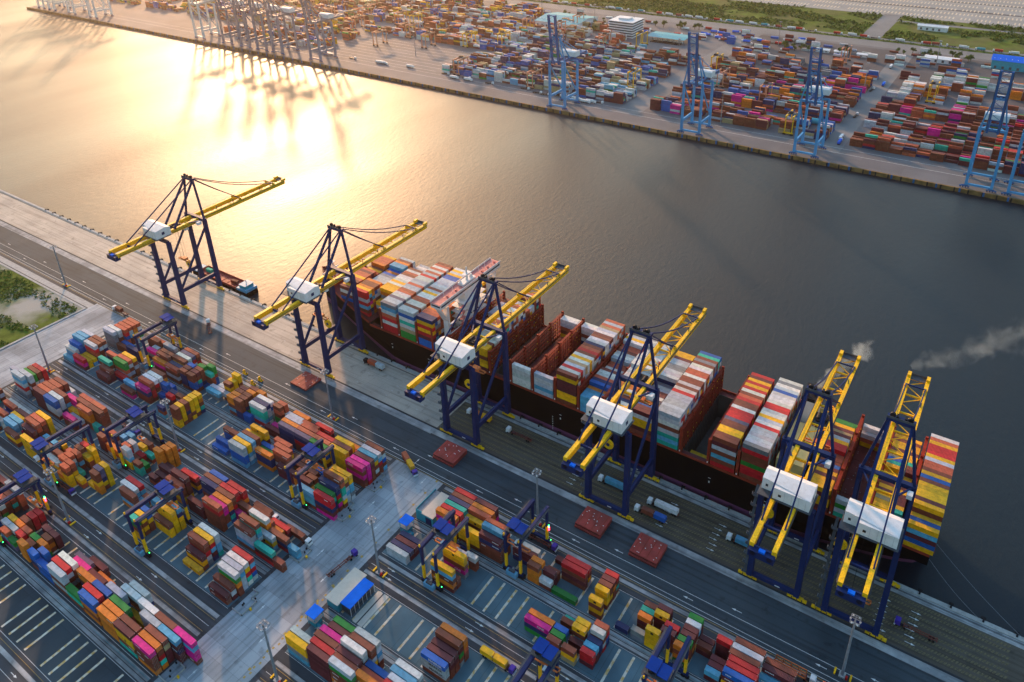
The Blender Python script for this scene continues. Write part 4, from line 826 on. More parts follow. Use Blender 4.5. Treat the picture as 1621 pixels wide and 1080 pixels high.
# ------------------------------------------------------------ the container ship
SY0, SY1 = 281.0, 338.6; SC = (SY0+SY1)/2; DZ = 19.0
ship = empty('container_ship', (-190, SC, WZ)); tag(ship, 'long black-hulled container ship moored along the near quay, white bridge forward', 'ship')
SO = Vector((-190, SC, WZ))
def SB(b, name, parent=ship): 
    b.v = [(v[0]-SO.x, v[1]-SO.y, v[2]-SO.z) for v in b.v]; return b.build(name, parent)
secs = []   # x, halfbreadth at z levels
HB = 28.8
def hb(x, z):
    t = min(1, max(0, (x+392)/95.0)); u = (z+9)/33.0
    if t <= 0: return 0.02
    full = 1-(1-t)**2.3; fine = t**1.25 if t < 1 else 1
    f = fine*(1-u)+full*u; f = min(1, f*(1.04 if u > .6 else 1))
    a = min(1, max(0, (11.5-x)/60.0)); st = 1 if z > 8 else min(1, 0.35+0.65*(a**0.5)+z*0.02) if a < 1 else 1
    return HB*f*st
zl = [-9, -3.5, 1.2, 1.25, 8, 14, 'd']
xs = [11.5, 6, 0, -12, -30, -50]+[-60-20*i for i in range(12)]+[-290, -300, -310, -320, -330, -340, -350, -360, -368, -376, -383, -389, -391.9]
def dz(x): return DZ if x > -318 else DZ+min(5.5, (-318-x)*0.25)
b = MB(); grid = []
for x in xs:
    ring = []
    for sd_ in (-1, 1):
        for z in zl:
            zz = dz(x) if z == 'd' else z
            rake = 0 if x > -340 else (zz-8)*-0.0
            ring.append((x, SC+sd_*hb(x, zz), zz))
    grid.append(ring)
nz = len(zl)
for i in range(len(xs)-1):
    for sd_ in (0, 1):
        for j in range(nz-1):
            a0, a1 = grid[i][sd_*nz+j], grid[i][sd_*nz+j+1]; b0, b1 = grid[i+1][sd_*nz+j], grid[i+1][sd_*nz+j+1]
            q = [a0, b0, b1, a1] if sd_ == 0 else [a0, a1, b1, b0]
            b.add(q, [(0, 1, 2, 3)] if True else None, 'boot' if j < 2 else 'hull')
g = grid[0]
for j in range(nz-1): b.add([g[j], g[j+1], g[nz+j+1], g[nz+j]], [(0, 1, 2, 3)], 'boot' if j < 2 else 'hull')
SB(b, 'hull')
bays = []   # x start, kind
def bx(k): return -73.6-14.8*k
# deck plates: side strips, cross decks, holds
b = MB()
b.box(-318, 11.4, SY0+0.1, SY0+3.6, DZ-0.5, DZ, 'deck'); b.box(-318, 11.4, SY1-3.6, SY1-0.1, DZ-0.5, DZ, 'deck')
b.box(-318, 11.4, SY0, SY0+0.35, DZ, DZ+1.3, 'lash'); b.box(-318, 11.4, SY1-0.35, SY1, DZ, DZ+1.3, 'lash')
for i in range(len(xs)-1):
    if xs[i] <= -320:
        x0, x1 = xs[i], xs[i+1]; h0, h1 = hb(x0, dz(x0)), hb(x1, dz(x1))
        b.add([(x0, SC-h0, dz(x0)-0.4), (x0, SC+h0, dz(x0)-0.4), (x1, SC+h1, dz(x1)-0.4), (x1, SC-h1, dz(x1)-0.4)], [(0, 1, 2, 3)], 'deck')
        for s in (-1, 1): b.beam((x0, SC+s*(h0-0.2), dz(x0)+0.4), (x1, SC+s*(h1-0.2), dz(x1)+0.4), 0.3, 1.4, 'lash')
SB(b, 'deck')
OPEN = {-235.9+14.8+0.5: 0}
bay_x = {k: bx(k) for k in range(-6, 20)}
# k: -5:+0.4  -4:-14.4 -3:-29.2 -2:-44 | casing -59 | 0:-73.6 1:-88.4 2:hold 3.. 9:-206.8 10:hold(-221.6) 11:-236.4 12:-251.2 | bridge | fwd list
fwd = [-276.6, -291.4, -306.2, -321.0, -335.8, -350.6]
allb = [0.2, -14.6, -29.4, -44.2]+[bx(k) for k in range(0, 13)]+fwd
OPENB = [bx(2), bx(10)]
bh = MB(); bd = MB()
for x in allb:
    if x in OPENB:
        bh.box(x-0.6, x+12.8, SY0+3.6, SY1-3.6, 3.0, 3.2, 'hold')
        for xx in (x-0.9, x+12.8): bh.box(xx, xx+0.3, SY0+3.6, SY1-3.6, 3.2, DZ, 'hold')
        for yy in (SY0+3.6, SY1-3.9): bh.box(x-0.6, x+12.8, yy, yy+0.3, 3.2, DZ, 'hold')
        for i in range(1, 20): 
            yy = SY0+3.6+i*2.53; bh.box(x-0.6, x-0.3, yy-0.12, yy+0.12, 3.2, DZ, 'darkgrey'); bh.box(x+12.5, x+12.8, yy-0.12, yy+0.12, 3.2, DZ, 'darkgrey')
        bd.box(x+12.85, x+14.1, SY0+3.6, SY1-3.6, DZ-0.5, DZ, 'deck')
    elif x > -318:
        bd.box(x-2.0, x+12.8, SY0+3.6, SY1-3.6, DZ-0.5, DZ, 'deck')
bd.box(-264, -251.6, SY0+3.6, SY1-3.6, DZ-0.5, DZ, 'deck'); bd.box(-60, -44, SY0+3.6, SY1-3.6, DZ-0.52, DZ-0.02, 'deck')
SB(bd, 'cross_deck')
for hx in OPENB:
    hh = MB()
    for q in range(0, len(bh.f)):
        f = bh.f[q]
        if abs(sum(bh.v[a][0] for a in f)/len(f)-hx-6) < 12: hh.add([bh.v[a] for a in f], [tuple(range(len(f)))], bh.mats[bh.m[q]])
    SB(hh, 'cargo_hold')
for i, x in enumerate(allb):
    if x in OPENB: continue
    w = HB if x > -318 else hb(x, 22)*0.92
    if x < -318: continue
    b = MB()
    for p in range(4):
        y0 = SY0+4+p*(SY1-SY0-8)/4; y1 = y0+(SY1-SY0-8)/4-0.25; b.box(x, x+12.4, y0, y1, DZ+0.02, DZ+1.25, 'deck')
        for q in range(10): b.cb(x+rnd.uniform(0.6, 11.8), rnd.uniform(y0+.5, y1-.5), DZ+1.25, 0.4, 0.3, 0.12, 'grey')
    SB(b, 'hatch_cover')
# lashing bridges (one mesh shared)
lb = MB(); H = 15.5
for y in [SY0+0.4+i*(SY1-SY0-0.8)/23 for i in range(24)]:
    for xx in (-0.55, 0.55): lb.box(xx-0.11, xx+0.11, y-0.13-SC, y+0.13-SC, 0, H, 'lash')
for z in (2.4, 5.1, 7.8, 10.4, 13.0, 15.3):
    lb.box(-0.7, 0.7, SY0+0.3-SC, SY1-0.3-SC, z, z+0.16, 'lash')
    for xx in (-0.68, 0.68): lb.box(xx-0.05, xx+0.05, SY0+0.3-SC, SY1-0.3-SC, z+1.0, z+1.08, 'lash')
for y in (SY0+0.6, SY0+15, SC, SY1-15, SY1-0.6): lb.box(-0.7, 0.7, y-0.5-SC, y+0.5-SC, 0, H+1.2, 'lash')
for i in range(40): lb.cb(rnd.choice((-0.75, 0.75)), rnd.uniform(-28, 28), rnd.choice((3, 5.6, 8.4, 11, 13.6)), 0.2, 0.5, 0.5, 'yellow')
lbo = None
for x in allb+[-264.6+0.3]:
    if x < -318 or x == -44.2: continue
    if lbo is None: lbo = lb.build('lashing_bridge', ship); o = lbo
    else: o = lbo.copy(); COL.objects.link(o)
    o.location = (x-1.1-SO.x, 0, DZ-SO.z)
# side posts at the near edge
b = MB()
for x in allb:
    if x > -318:
        for yy in (SY0+0.1, SY1-0.9): b.box(x-1.7, x-0.5, yy, yy+0.8, DZ, DZ+(15.6 if x not in OPENB else 8), 'lash'); b.cb(x-1.1, yy+0.1, DZ+2, 0.5, 0.9, 0.7, 'house')
SB(b, 'side_post')
# containers on board
NR = 23; RPS = (SY1-SY0-0.6)/NR; ZB = DZ+1.3
def load(x, tops, n, y0=0, y1=NR, side=None, th=2.62, twenty=False, sidepal=WT):
    m_ = y1-y0; prof = []
    for j in range(m_):
        c = tops[min(len(tops)-1, int(j*len(tops)/m_))]; nn = n[min(len(n)-1, int(j*len(n)/m_))] if isinstance(n, (list, tuple)) else n
        prof.append((c, nn))
    for j, (c, nn) in enumerate(prof):
        row = y0+j; y = SY0+0.3+RPS*(row+0.5)
        if x < -318:
            if abs(y-SC) > hb(x, 22)*0.97-0.6: continue
        for t in range(nn):
            top = t == nn-1
            if top: cc = c
            elif j == 0 and side: cc = side[max(0, len(side)-1-t)] if t < len(side) else rnd.choice(sidepal)
            else: cc = rnd.choice(sidepal) if rnd.random() < 0.8 else c
            z = ZB+t*th+(0 if x > -340 else 1.6)
            if twenty:
                for q in (0, 1): boxc(mass, x+3.05+q*6.2, y, z, 20, cc if q == 0 or rnd.random() < 0.6 else rnd.choice('yMrc'), w=2.42, h=2.56)
            else: boxc(mass, x+6.2, y, z, 40, cc, w=2.42, h=2.56)
PW = 'wwllsrlwwRrsykb'
load(-350.6, 'rryrsyssMsyrosssyyt', [5, 6, 6, 5, 6, 6], 1, 22, 'yryrl')
load(-335.8, 'yrRyoorroo', 7, 0, 8, 'ynlyllw'); load(-335.8, 'llkbobuorlyw', [6, 7], 9, 23)
load(-321.0, 'w', 5, 0, 1, 'wwwww'); load(-321.0, 'yyyt', 4, 4, 8); load(-321.0, 'yyywyywwwR', 7, 6, 14); load(-321.0, 'rrswwrrr', 7, 14, 18); load(-321, 'llwlw', 6, 18, 23)
load(-306.2, 'kllvwwssllslllwwRlswswsrw', 8, 0, 23, 'RulsRwRR')
load(-291.4, 'lrwwsswylrwwllbbywyw', 8, 0, 23, 'bwcwtgg')
load(-276.6, 'nssooosoorwwlblywwuyyy', 8, 0, 23, 'yRyRMbb')
load(-251.2, 'lws', 2, 0, 4, 'lw'); load(-251.2, 'rMr', 3, 6, 14); load(-251.2, 'lwr', 4, 15, 23)
load(-236.4, 'yrwwrwslbwswwrsllrws', [6, 8, 8, 8, 7, 8], 0, 23, 'yyryyM')
load(bx(9), 'w', 5, 0, 1, 'uwwwww'); load(bx(9), 'w', 5, 21, 23); load(bx(8), 'l', 5, 0, 1, 'wwwlul'); load(bx(8), 'w', 5, 21, 23)
load(bx(7), 'rwRltwywrRsrnwwrMwltslsy', 8, 0, 23, 'yyMMMyyr', sidepal=PW)
load(bx(6), 'uuobnswrlwsslwrsswyl', [4, 5, 5, 4, 5, 5, 6], 0, 23, 'kuuu'); load(bx(5), 'wnswolwwlwwlwswwlwk', [5, 6, 6, 7, 6, 7], 0, 23, 'lwrw')
load(bx(4), 'MboywMyr', [6, 5, 6, 5], 0, 9, 'uwyyMr'); load(bx(4), 'lwk', 4, 9, 13); load(bx(4), 'llkkllMyy', 6, 13, 23)
load(bx(3), 'llllllRwrwrwsswwrkrcb', 8, 0, 23, 'rwwrlcuc', sidepal=PW)
b3 = MB()
for j in range(5): boxc(mass, bx(2)+6.3, SY0+5+j*2.55, 3.3, 40, 'y'); boxc(mass, bx(2)+6.3, SY0+5+j*2.55, 6, 40, 'y' if j < 3 else 't'); boxc(mass, bx(2)+6.3, SY0+5+j*2.55, 8.7, 40, 'y') if j < 4 else None
load(bx(1), 'ryyrrvRRRwrRsrwRyRyMR', 7, 0, 23, 'cMlrurR')
load(bx(0), 'klllllRwlywwRRwwwwblwkw', 8, 0, 23, 'wRrrgRRr', sidepal=PW)
load(-44.2, 'gpRg', 3, 19, 23)
load(-44.2, 'yyMyMbrssRylMytMyg', [5, 5, 6, 5], 0, 20, 'yMyyM'); load(-29.4, 'l', 4, 0, 1, 'lglc'); load(-29.4, 'w', 4, 22, 23); load(-29.4, 'w', 3, 21, 22)
load(-14.6, 'yytyMyyryMyycbtyMyyryt', [5, 4, 5, 5], 1, 22, 'yyMry', twenty=True, sidepal='yyyMyrcb')
load(0.2, 'yMyyyytyrlbyorssslyrRRyRyysws', 7, 3, 23, sidepal='yyyrrsRbM'); load(0.2, 'yby', 5, 0, 3, 'yuMby')
# bridge tower
acc = MB(); 
acc.box(-262.5, -254.5, SC-9, SC+9, DZ, 40, 'shipwhite'); acc.box(-261.8, -255.4, SC-7, SC+7, 40, 53, 'shipwhite'); acc.box(-260.5, -257, SC-22.5, SC-20.5, DZ, 50, 'shipwhite'); acc.box(-260.5, -257, SC+20.5, SC+22.5, DZ, 50, 'shipwhite')
for z in (24, 31, 38): acc.box(-256.5, -255.5, SC-22, SC+22, z, z+0.5, 'shipwhite')
acc.box(-262, -255, SC-16, SC-9, DZ, 27, 'shipred'); acc.box(-262, -255, SC+9, SC+16, DZ, 31, 'shipwhite')
for z in (22.5, 26.5, 30.5, 34.5, 38.5, 42.5, 46.5):
    acc.box(-264, -253, SC-10.5, SC+10.5, z, z+0.25, 'shipwhite'); acc.box(-254.3, -252.8, SC-15, SC-9, z, z+0.2, 'shipred')
    acc.box(-253.05, -253, SC-10.5, SC+10.5, z+1.0, z+1.1, 'shipwhite')
SB(acc, 'accommodation_block')
b = MB()
for z in (24, 28, 32, 36):
    for i in range(8): 
        yy = SC-8+i*2.2; b.box(-254.48, -254.44, yy, yy+0.9, z, z+0.9, 'glass'); b.box(-262.56, -262.52, yy, yy+0.9, z, z+0.9, 'glass')
    b.box(-260, -259, SC-9.05, SC-9.01, z, z+0.9, 'glass'); b.box(-258, -257, SC-9.05, SC-9.01, z, z+0.9, 'glass')
SB(b, 'window')
b = MB(); b.box(-263, -255.5, SC-29.5, SC+29.5, 52.4, 55.6, 'shipwhite'); b.box(-263.3, -255.2, SC-29.8, SC+29.8, 55.6, 55.8, 'shipred')
for s in (-1, 1):
    b.box(-263.3+(0 if s < 0 else 7.9), -263.1+(0 if s < 0 else 7.9), SC-29.8, SC+29.8, 55.8, 56.8, 'shipwhite')
    b.beam((-259, SC+s*22, 40), (-259, SC+s*28.5, 52.4), 4, 0.8, 'shipwhite')
b.box(-255.48, -255.44, SC-29, SC+29, 53.8, 54.9, 'glass'); b.box(-263.06, -263.02, SC-29, SC+29, 53.8, 54.9, 'glass'); b.box(-262.5, -256, SC-29.56, SC-29.52, 53.8, 54.9, 'glass'); wg = SB(b, 'bridge_wing')
b = MB(); b.box(-261.5, -257, SC-6, SC+6, 55.8, 57.2, 'shipwhite'); b.cyl((-259, SC, 57), 0.8, 9, 'shipwhite', 8, 0.4); b.box(-260.5, -257.5, SC-3, SC+3, 61.5, 61.8, 'shipwhite'); b.cyl((-259, SC+4, 57), 1.3, 2.2, 'shipwhite', 10, 0.6); b.cyl((-260, SC-5, 57), 1, 2, 'shipwhite', 10, 0.4)
for y in (-22, -14, 12, 18, 25): b.cyl((-259, SC+y, 55.8), 0.12, 5, 'shipwhite', 6); b.cb(-258, SC+y+2, 55.8, 1, 1, 1, 'shipred')
SB(b, 'radar_mast')
b = MB()
for z in (23, 27, 31, 35, 39): b.beam((-253.6, SC-14, z), (-253.6, SC-10, z+3.4), 0.8, 0.15, 'shipred'); b.beam((-253.6, SC+14, z), (-253.6, SC+10, z+3.4), 0.8, 0.15, 'shipred')
SB(b, 'outside_stairs')
b = MB(); b.cb(-257.5, SY0+8, 24.5, 4, 9, 3, 'orange'); b.cb(-257.5, SY0+8, 21.5, 6, 11, 0.4, 'shipwhite')
for yy in (3.5, 12.5): b.beam((-255, SY0+yy, DZ), (-257, SY0+yy, 29), 0.5, 0.5, 'shipwhite')
SB(b, 'lifeboat')
b = MB()
for x in (-300, -270, -232, -175, -120, -88, -60, -20):
    b.box(x, x+0.7, SY0-0.08, SY0-0.02, 8.5, 9.7, 'house'); b.box(x-0.3, x+1.0, SY0-0.09, SY0-0.02, 11.5, 11.8, 'house')
for x in (-180, 0): 
    for k in range(8): b.box(x, x+0.5, SY0-0.08, SY0-0.02, -1+k*1.3, -0.6+k*1.3, 'house')
SB(b, 'hull_marking')
# engine casing and funnel
b = MB(); b.box(-58.4, -46.2, SY0+5, SC+6, DZ, 36.2, 'shipcream'); b.box(-58.4, -46.2, SC+6.2, SY1-3, DZ, 30, 'shipcream'); b.box(-58.2, -46.4, SC+8, SC+20, 30, 31, 'black'); 
for i in range(6): b.cb(-57+i*2, SC+14, 31, 1, 1, 1.4, 'darkgrey')
b.box(-58.6, -58.2, SC+5, SY1-3, 30, 37, 'shipcream'); b.box(-58.6, -46.2, SC+20.4, SC+21, 30, 37, 'shipcream'); SB(b, 'engine_casing')
b = MB(); b.box(-58, -50, SC+10.5, SC+22.5, 31, 46.5, 'shipwhite'); b.box(-58.1, -49.9, SC+10.4, SC+22.6, 46.5, 48.5, 'black')
for i in range(5): b.cyl((-54+rnd.uniform(-2, 2), SC+12.5+i*2.1, 48.5), 0.7, 2.0, 'black', 8)
SB(b, 'funnel')
b = MB()
for x in (-383, -376, -370, -362): 
    for y in (-6, 0, 6): b.cyl((x, SC+y-1, dz(x)+0.6), 0.9, 2, 'shipwhite', 8, axis='Y')
b.cyl((-380, SC, 24), 0.7, 15, 'shipwhite', 8, 0.3); b.box(-381.5, -378.5, SC-1.5, SC+1.5, 33, 33.3, 'shipwhite'); b.beam((-377, SC, 24), (-380, SC, 36), 0.3, 0.3, 'shipwhite')
b.box(-366.4, -365.8, SC-18, SC+18, 24, 31, 'lash'); SB(b, 'foredeck_gear')
# mooring lines
for j, (p, q) in enumerate((((11, SY0+4, 15), (36, QY-1, 0.6)), ((11, SC-12, 14), (52, QY-1, 0.6)), ((-385, SC-6, 20), (-404, QY-1, 0.6)), ((-360, SC-20, 20), (-395, QY-1, 0.6)))):
    b = MB(); p, q = Vector(p), Vector(q); pr = p
    for i in range(1, 9):
        u = i/8; c = p.lerp(q, u)-Vector((0, 0, 1.6*math.sin(math.pi*u))); b.beam(pr, c, 0.1, 0.1, 'grey'); pr = c
    SB(b, 'mooring_line')
# ------------------------------------------------------------ barge at the leftmost crane
bg_ = empty('river_barge', (-479, 286.6, WZ)); tag(bg_, 'small open red-decked barge with blue wheelhouse moored by the leftmost crane', 'barge')
def BB(b, n): return b.build(n, bg_)
b = MB(); pts = [(-33, -3), (-30, -5.6), (28, -5.8), (34, -4.4), (34, 4.4), (28, 5.8), (-30, 5.6), (-33, 3)]; b.prism(pts, -1.5, 3.4, 'hull'); BB(b, 'hull')
b = MB()
for s in (-1, 1): b.box(-24, 20, s*4.7-0.2, s*4.7+0.2, 3.4, 5.2, 'hatch')
b.box(-24.2, -23.8, -4.9, 4.9, 3.4, 5.2, 'hatch'); b.box(19.8, 20.2, -4.9, 4.9, 3.4, 5.2, 'hatch'); b.box(-24, 20, -4.5, 4.5, 3.42, 3.6, 'hatch')
for x in range(-22, 20, 6): b.box(x-0.1, x+0.1, -4.5, 4.5, 3.6, 3.8, 'lash')
BB(b, 'hold')
b = MB(); b.box(22, 33, -5, 5, 3.4, 5.4, 'skyblue'); b.box(24, 31, -3.6, 3.6, 5.4, 7.8, 'teal'); b.box(24, 31.5, -4, 4, 7.8, 8.1, 'skyblue'); b.box(23.9, 24, -3, 3, 6, 7.2, 'glass'); b.cyl((28, 0, 8.1), 0.3, 3, 'house', 6); BB(b, 'wheelhouse')
b = MB(); b.box(-31, -26, -4.4, 4.4, 3.42, 4.4, 'skyblue'); BB(b, 'foredeck')
container('r', 20, -465, 286.6, 0.2, 0.1, 'brown box standing on the barge deck near the wheelhouse', GC)
container('c', 20, -496, 287.2, 0.2, 0.05, 'teal box standing on the bow end of the barge', GC)
# ------------------------------------------------------------ the far shore
FY = 745.5; FX = -1712
b = MB(); b.box(FX, 1400, FY, 3400, -9, -0.02, 'farground'); struct(b, 'terrain')
b = MB(); b.box(FX-1, 1400, FY-1.5, FY, -9, -0.8, 'farquaywall'); b.box(FX-1, 1400, FY-1.6, FY+0.5, -0.8, 0.5, 'farquaywall')
x = FX
while x < 500:
    b.box(x, x+1.3, FY-2.1, FY-1.5, -4, 0.6, 'black'); x += 11.5
struct(b, 'far_quay_edge')
fb0 = MB().box(-0.8, 0.8, -2.6, -1.6, -3, 0.9, 'bluedark').build('fender'); meFB = fb0; first = True
for i in range(84):
    o = meFB if first else meFB.copy()
    if not first: COL.objects.link(o)
    first = False; o.location = (-1400+i*19.6, FY, 0); tag(o, 'small dark blue fender on the far quay wall', 'fender', 'blue fenders along the far quay wall')
FB = [800+i*0 for i in ()]
bands = [803, 826, 866, 889, 929, 952, 992, 1015, 1055, 1078, 1118]
sheet('far_yard_paving', [(-395, 700, 1030, 1225)], 'fardark', 0.0)
sheet('far_apron_lines', [(-1650, 1300, 776, 776.5), (-1650, 1300, 790, 790.4)]+[(-960, -700, 800+i*13, 800.5+i*13) for i in range(9)], 'white', 0.01)
sheet('far_road', [(-1600, 1400, 1236, 1272), (-1600, 1400, 1284, 1294)], 'farroad', 0.01)
sheet('far_cross_road', [(-168, -144, 776, 1236), (-404, -374, 776, 1236)], 'farroad', 0.006)
sheet('far_pavement', [(-1500, 1400, 1470, 3300)], 'lot', 0.01)
sheet('far_green', [(-1500, 1400, 1273, 1284), (-1500, 1400, 1294, 1468)], 'grass', 0.02)
sheet('far_path', [(-236, -206, 1284, 1480), (-206, 300, 1425, 1437), (60, 74, 1300, 1440)], 'farroad', 0.03)
lo = []
for r_ in range(9):
    yy = 1490+r_*38
    for i in range(330):
        if rnd.random() < 0.93: x = -1400+i*6.2; lo.append((x, x+2.2, yy, yy+17))
for r_ in range(5): lo.append((-1400, 1400, 1479+r_*76, 1480+r_*76))
sheet('lot_lines', lo, 'slotline', 0.03)
sheet('lot_road', [(-1500, 1400, 1560, 1572), (-1500, 1400, 1640, 1650)], 'fardark', 0.02)
# far container blocks
zones = [(-1640, -1180, 840, 1150, 'rrMMrtttysgbk', 0.55), (-1170, -940, 800, 1120, 'rrMMrstysgblw', 0.55), (-925, -700, 915, 1130, 'rMrswwylbc', 0.7), (-690, -412, 800, 1050, 'wwtlrrMMbnngcu', 0.78),
         (-370, -176, 800, 1010, 'wtbnnrrMMrcolMsp', 0.8), (-370, -176, 1010, 1100, 'rrMrobswnk', 0.55), (-140, 420, 800, 985, 'rrrrMMMMsorpwgRnlc', 0.82), (-140, 420, 985, 1085, 'wwwlwrrMobwlg', 0.6), (-690, -560, 1052, 1140, 'wtrs', 0.5), (-1560, -760, 1140, 1215, 'rsMbgwy', 0.3)]
for (x0, x1, ya, yb, pal, dens) in zones:
    for band in bands+[1141, 1164, 1187]:
        if not (ya <= band < yb): continue
        x = x0
        while x < x1:
            if rnd.random() < 0.035: x += 13; continue
            bayh = rnd.random()
            near = rnd.random()
            pb = ''.join(rnd.choice([q_ for q_ in pal if q_ not in 'gc']) for _ in range(3)) if rnd.random() < 0.6 or x == x0 else pb
            L = 40 if rnd.random() < 0.72 else 20
            hm = 0 if rnd.random() > dens+0.14 else rnd.choice((2, 3, 3, 4, 4, 5))
            for row in range(6):
                h = max(0, min(5, hm+rnd.choice((-2, -1, 0, 0, 0, 1)))) if hm and rnd.random() < 0.93 else 0
                y = band+1.4+row*2.83
                c0 = rnd.choice(pb)
                for t in range(h):
                    c = c0 if rnd.random() < 0.68 else rnd.choice(pal)
                    if t < h-1 and row > 1 and rnd.random() < 0.35: pass
                    for q in ((0,) if L == 40 else (-3.15, 3.15)): boxc(mass, x+6.2+q, y, t*2.65, L, c)
            x += 12.87
# single stacks out in the open at the back of the far yard
for i in range(150):
    x = rnd.uniform(-900, 300); y = rnd.uniform(1120, 1225)
    if -560 < x < -470 and y > 1080: continue
    h = rnd.choice((1, 1, 1, 2, 4)); c = rnd.choice('rswwbnRlM')
    for t in range(h):
        for q in range(rnd.choice((1, 1, 2))): boxc(mass, x, y+q*2.8, t*2.65, 40, c if rnd.random() < 0.6 else rnd.choice('rwb'), rz90=False)
tag(mass.build('stacked_containers'), 'all the other containers, on the ship, in the yard and across the river', kind='stuff')
# far ship-to-shore cranes
def place(r, x, y, lab, cat, grp, rz=0): r.location = (x, y, 0); r.rotation_euler = (0, 0, rz); tag(r, lab, cat, grp); return r
fb = sts('bluecrane', 'bluedark', up=True, sign=-1, detail=False, nm='far_quay_crane')
for i, x in enumerate((-467, -296, -172, -14, 20)):
    r = fb if i == 0 else copy_tree(fb)
    place(r, x, 779, f"{'leftmost' if i == 0 else ORD[i]+' from left of the'} light blue quay crane{'' if i == 0 else 's'} with raised boom across the river", 'quay crane', 'light blue quay cranes across the river')
fg = sts('greycrane', 'greycrane', up=True, sign=-1, detail=False, nm='far_quay_crane')
for i, x in enumerate((-1094, -1049, -1010, -974, -890, -862)):
    if i == 5: continue
    r = fg if i == 0 else copy_tree(fg)
    place(r, x, 783, f"{'leftmost' if i == 0 else ORD[i]+' from left of the'} blue-grey quay crane{'' if i == 0 else 's'} with raised boom in the hazy cluster", 'quay crane', 'blue-grey quay cranes across the river')
fw_ = sts('whitecrane', 'whitecrane', up=True, sign=-1, detail=False, nm='far_quay_crane')
for i, x in enumerate((-1672, -1632, -1560, -1486, -1166)):
    r = fw_ if i == 0 else copy_tree(fw_)
    place(r, x, 783, f"{'leftmost' if i == 0 else ORD[i]+' from left of the'} white quay crane{'' if i == 0 else 's'} with raised boom in the glare", 'quay crane', 'white quay cranes across the river')
# far yard gantries
fo = rtg('salmon', 'salmon', 'salmon', False, 22, 21); rtg_trolley(fo, 3, 'salmon', False, zt=21, detail=False)
fy = rtg('yellow', 'yellow', 'yellow', False, 22, 21); rtg_trolley(fy, -2, 'yellow', False, zt=21, detail=False)
yl_ = [(-905, 995), (-745, 937), (-697, 963), (-510, 1066), (-362, 997), (-204, 812), (-90, 1002), (-427, 875)]
or_ = [(-1240, 937), (-1180, 1000), (-1120, 900), (-1085, 963), (-1030, 1000), (-985, 937), (-945, 1000), (-875, 874), (-862, 937), (-797, 900), (-720, 1066), (-658, 1066), (-658, 1126), (-622, 1000), (-553, 1026), (-662, 811), (-540, 811), (-378, 963), (-221, 1126), (-330, 937), (-262, 900), (60, 963), (-1330, 963), (-1380, 900)]
yl_.sort(); or_.sort()
for i, (x, y) in enumerate(yl_): place(fy if i == 0 else copy_tree(fy), x, y, f"{ORD[i]} from the left of the small yellow yard gantries across the river", 'yard gantry', 'yellow yard gantries across the river')
for i, (x, y) in enumerate(or_): place(fo if i == 0 else copy_tree(fo), x, y, f"{ORD[i]} from the left of the orange yard gantries across the river", 'yard gantry', 'orange yard gantries across the river')
# far masts
fm = empty('far_lamp_mast', (0, 0, 0)); MB().cyl((0, 0, 0), 0.6, 36, 'grey', 6, 0.3).build('pole', fm); MB().cb(0, 0, 36, 3.4, 3.4, 0.8, 'grey').build('head_frame', fm)
fms = [(-1040, 905), (-640, 1150), (-560, 1138), (-780, 850), (-330, 1170), (-280, 800), (-108, 1160), (-760, 1170), (-168, 1000), (-420, 1000)]; fms.sort()
for i, (x, y) in enumerate(fms): place(fm if i == 0 else copy_tree(fm), x, y, f"{ORD[i]} from the left of the thin lamp masts across the river", 'lamp mast', 'lamp masts across the river')
# far buildings
def shed(name, x, y, dx, dy, h, wall, roof, lab, pitch=3.0, posts=False):
    r = empty(name, (x, y, 0)); tag(r, lab, 'building')
    if not posts: MB().box(-dx/2, dx/2, -dy/2, dy/2, 0, h, wall).build('wall', r)
    else:
        b = MB(); n = int(dx/8)
        for i in range(n+1):
            for s in (-1, 1): b.cb(-dx/2+i*dx/n, s*dy/2*0.9, 0, 0.6, 0.6, h, wall)
        b.build('frame', r)
    b = MB(); e = 1.2; b.add([(-dx/2-e, -dy/2-e, h), (dx/2+e, -dy/2-e, h), (dx/2+e, 0, h+pitch), (-dx/2-e, 0, h+pitch), (-dx/2-e, dy/2+e, h), (dx/2+e, dy/2+e, h)], [(0, 1, 2, 3), (3, 2, 5, 4)], roof)
    b.add([(-dx/2, -dy/2, h), (-dx/2, 0, h+pitch-0.2), (-dx/2, dy/2, h)], [(0, 1, 2)], wall); b.add([(dx/2, -dy/2, h), (dx/2, 0, h+pitch-0.2), (dx/2, dy/2, h)], [(0, 1, 2)], wall)
    rf = b.build('roof', r)
    if not posts:
        for i in range(int(dx/9)): MB().box(-dx/2+4+i*9, -dx/2+7+i*9, -dy/2-0.1, -dy/2-0.02, 1, min(h-1.5, 4.5), 'darkgrey').build('door', r)
        b = MB()
        for i in range(int(dx/7)): b.box(-dx/2+2+i*7, -dx/2+2.8+i*7, -dy*0.35, -dy*0.33+2, h+pitch*0.33, h+pitch*0.45, 'house')
        b.build('skylight', rf)
    return r
shed('warehouse', -690, 1140, 82, 74, 9, 'house', 'roofteal' if 'roofteal' in M else 'teal', 'large teal-roofed warehouse behind the blue crane across the river', 5)
shed('open_shed', -487, 1118, 62, 34, 8, 'grey', 'teal', 'open shed with bright teal roof right of the white office block', 1.2, True)
shed('depot_building', -2, 1208, 84, 34, 12, 'teal', 'roofblue', 'teal depot with bright blue roof at the far right shore', 4)
shed('depot_building', -1010, 1180, 60, 30, 8, 'house', 'teal', 'blue-roofed shed among the orange gantries, upper middle', 3)
shed('low_shed', -105, 1192, 42, 16, 6, 'house', 'house', 'long white low shed left of the blue-roofed depot', 1.5)
for i, x in enumerate((-262, -236, -204, -160)): shed('low_shed', x, 1168, 18, 9, 4, 'house', 'house', f'{ORD[i]} from left of the small white sheds on dark asphalt', 1)
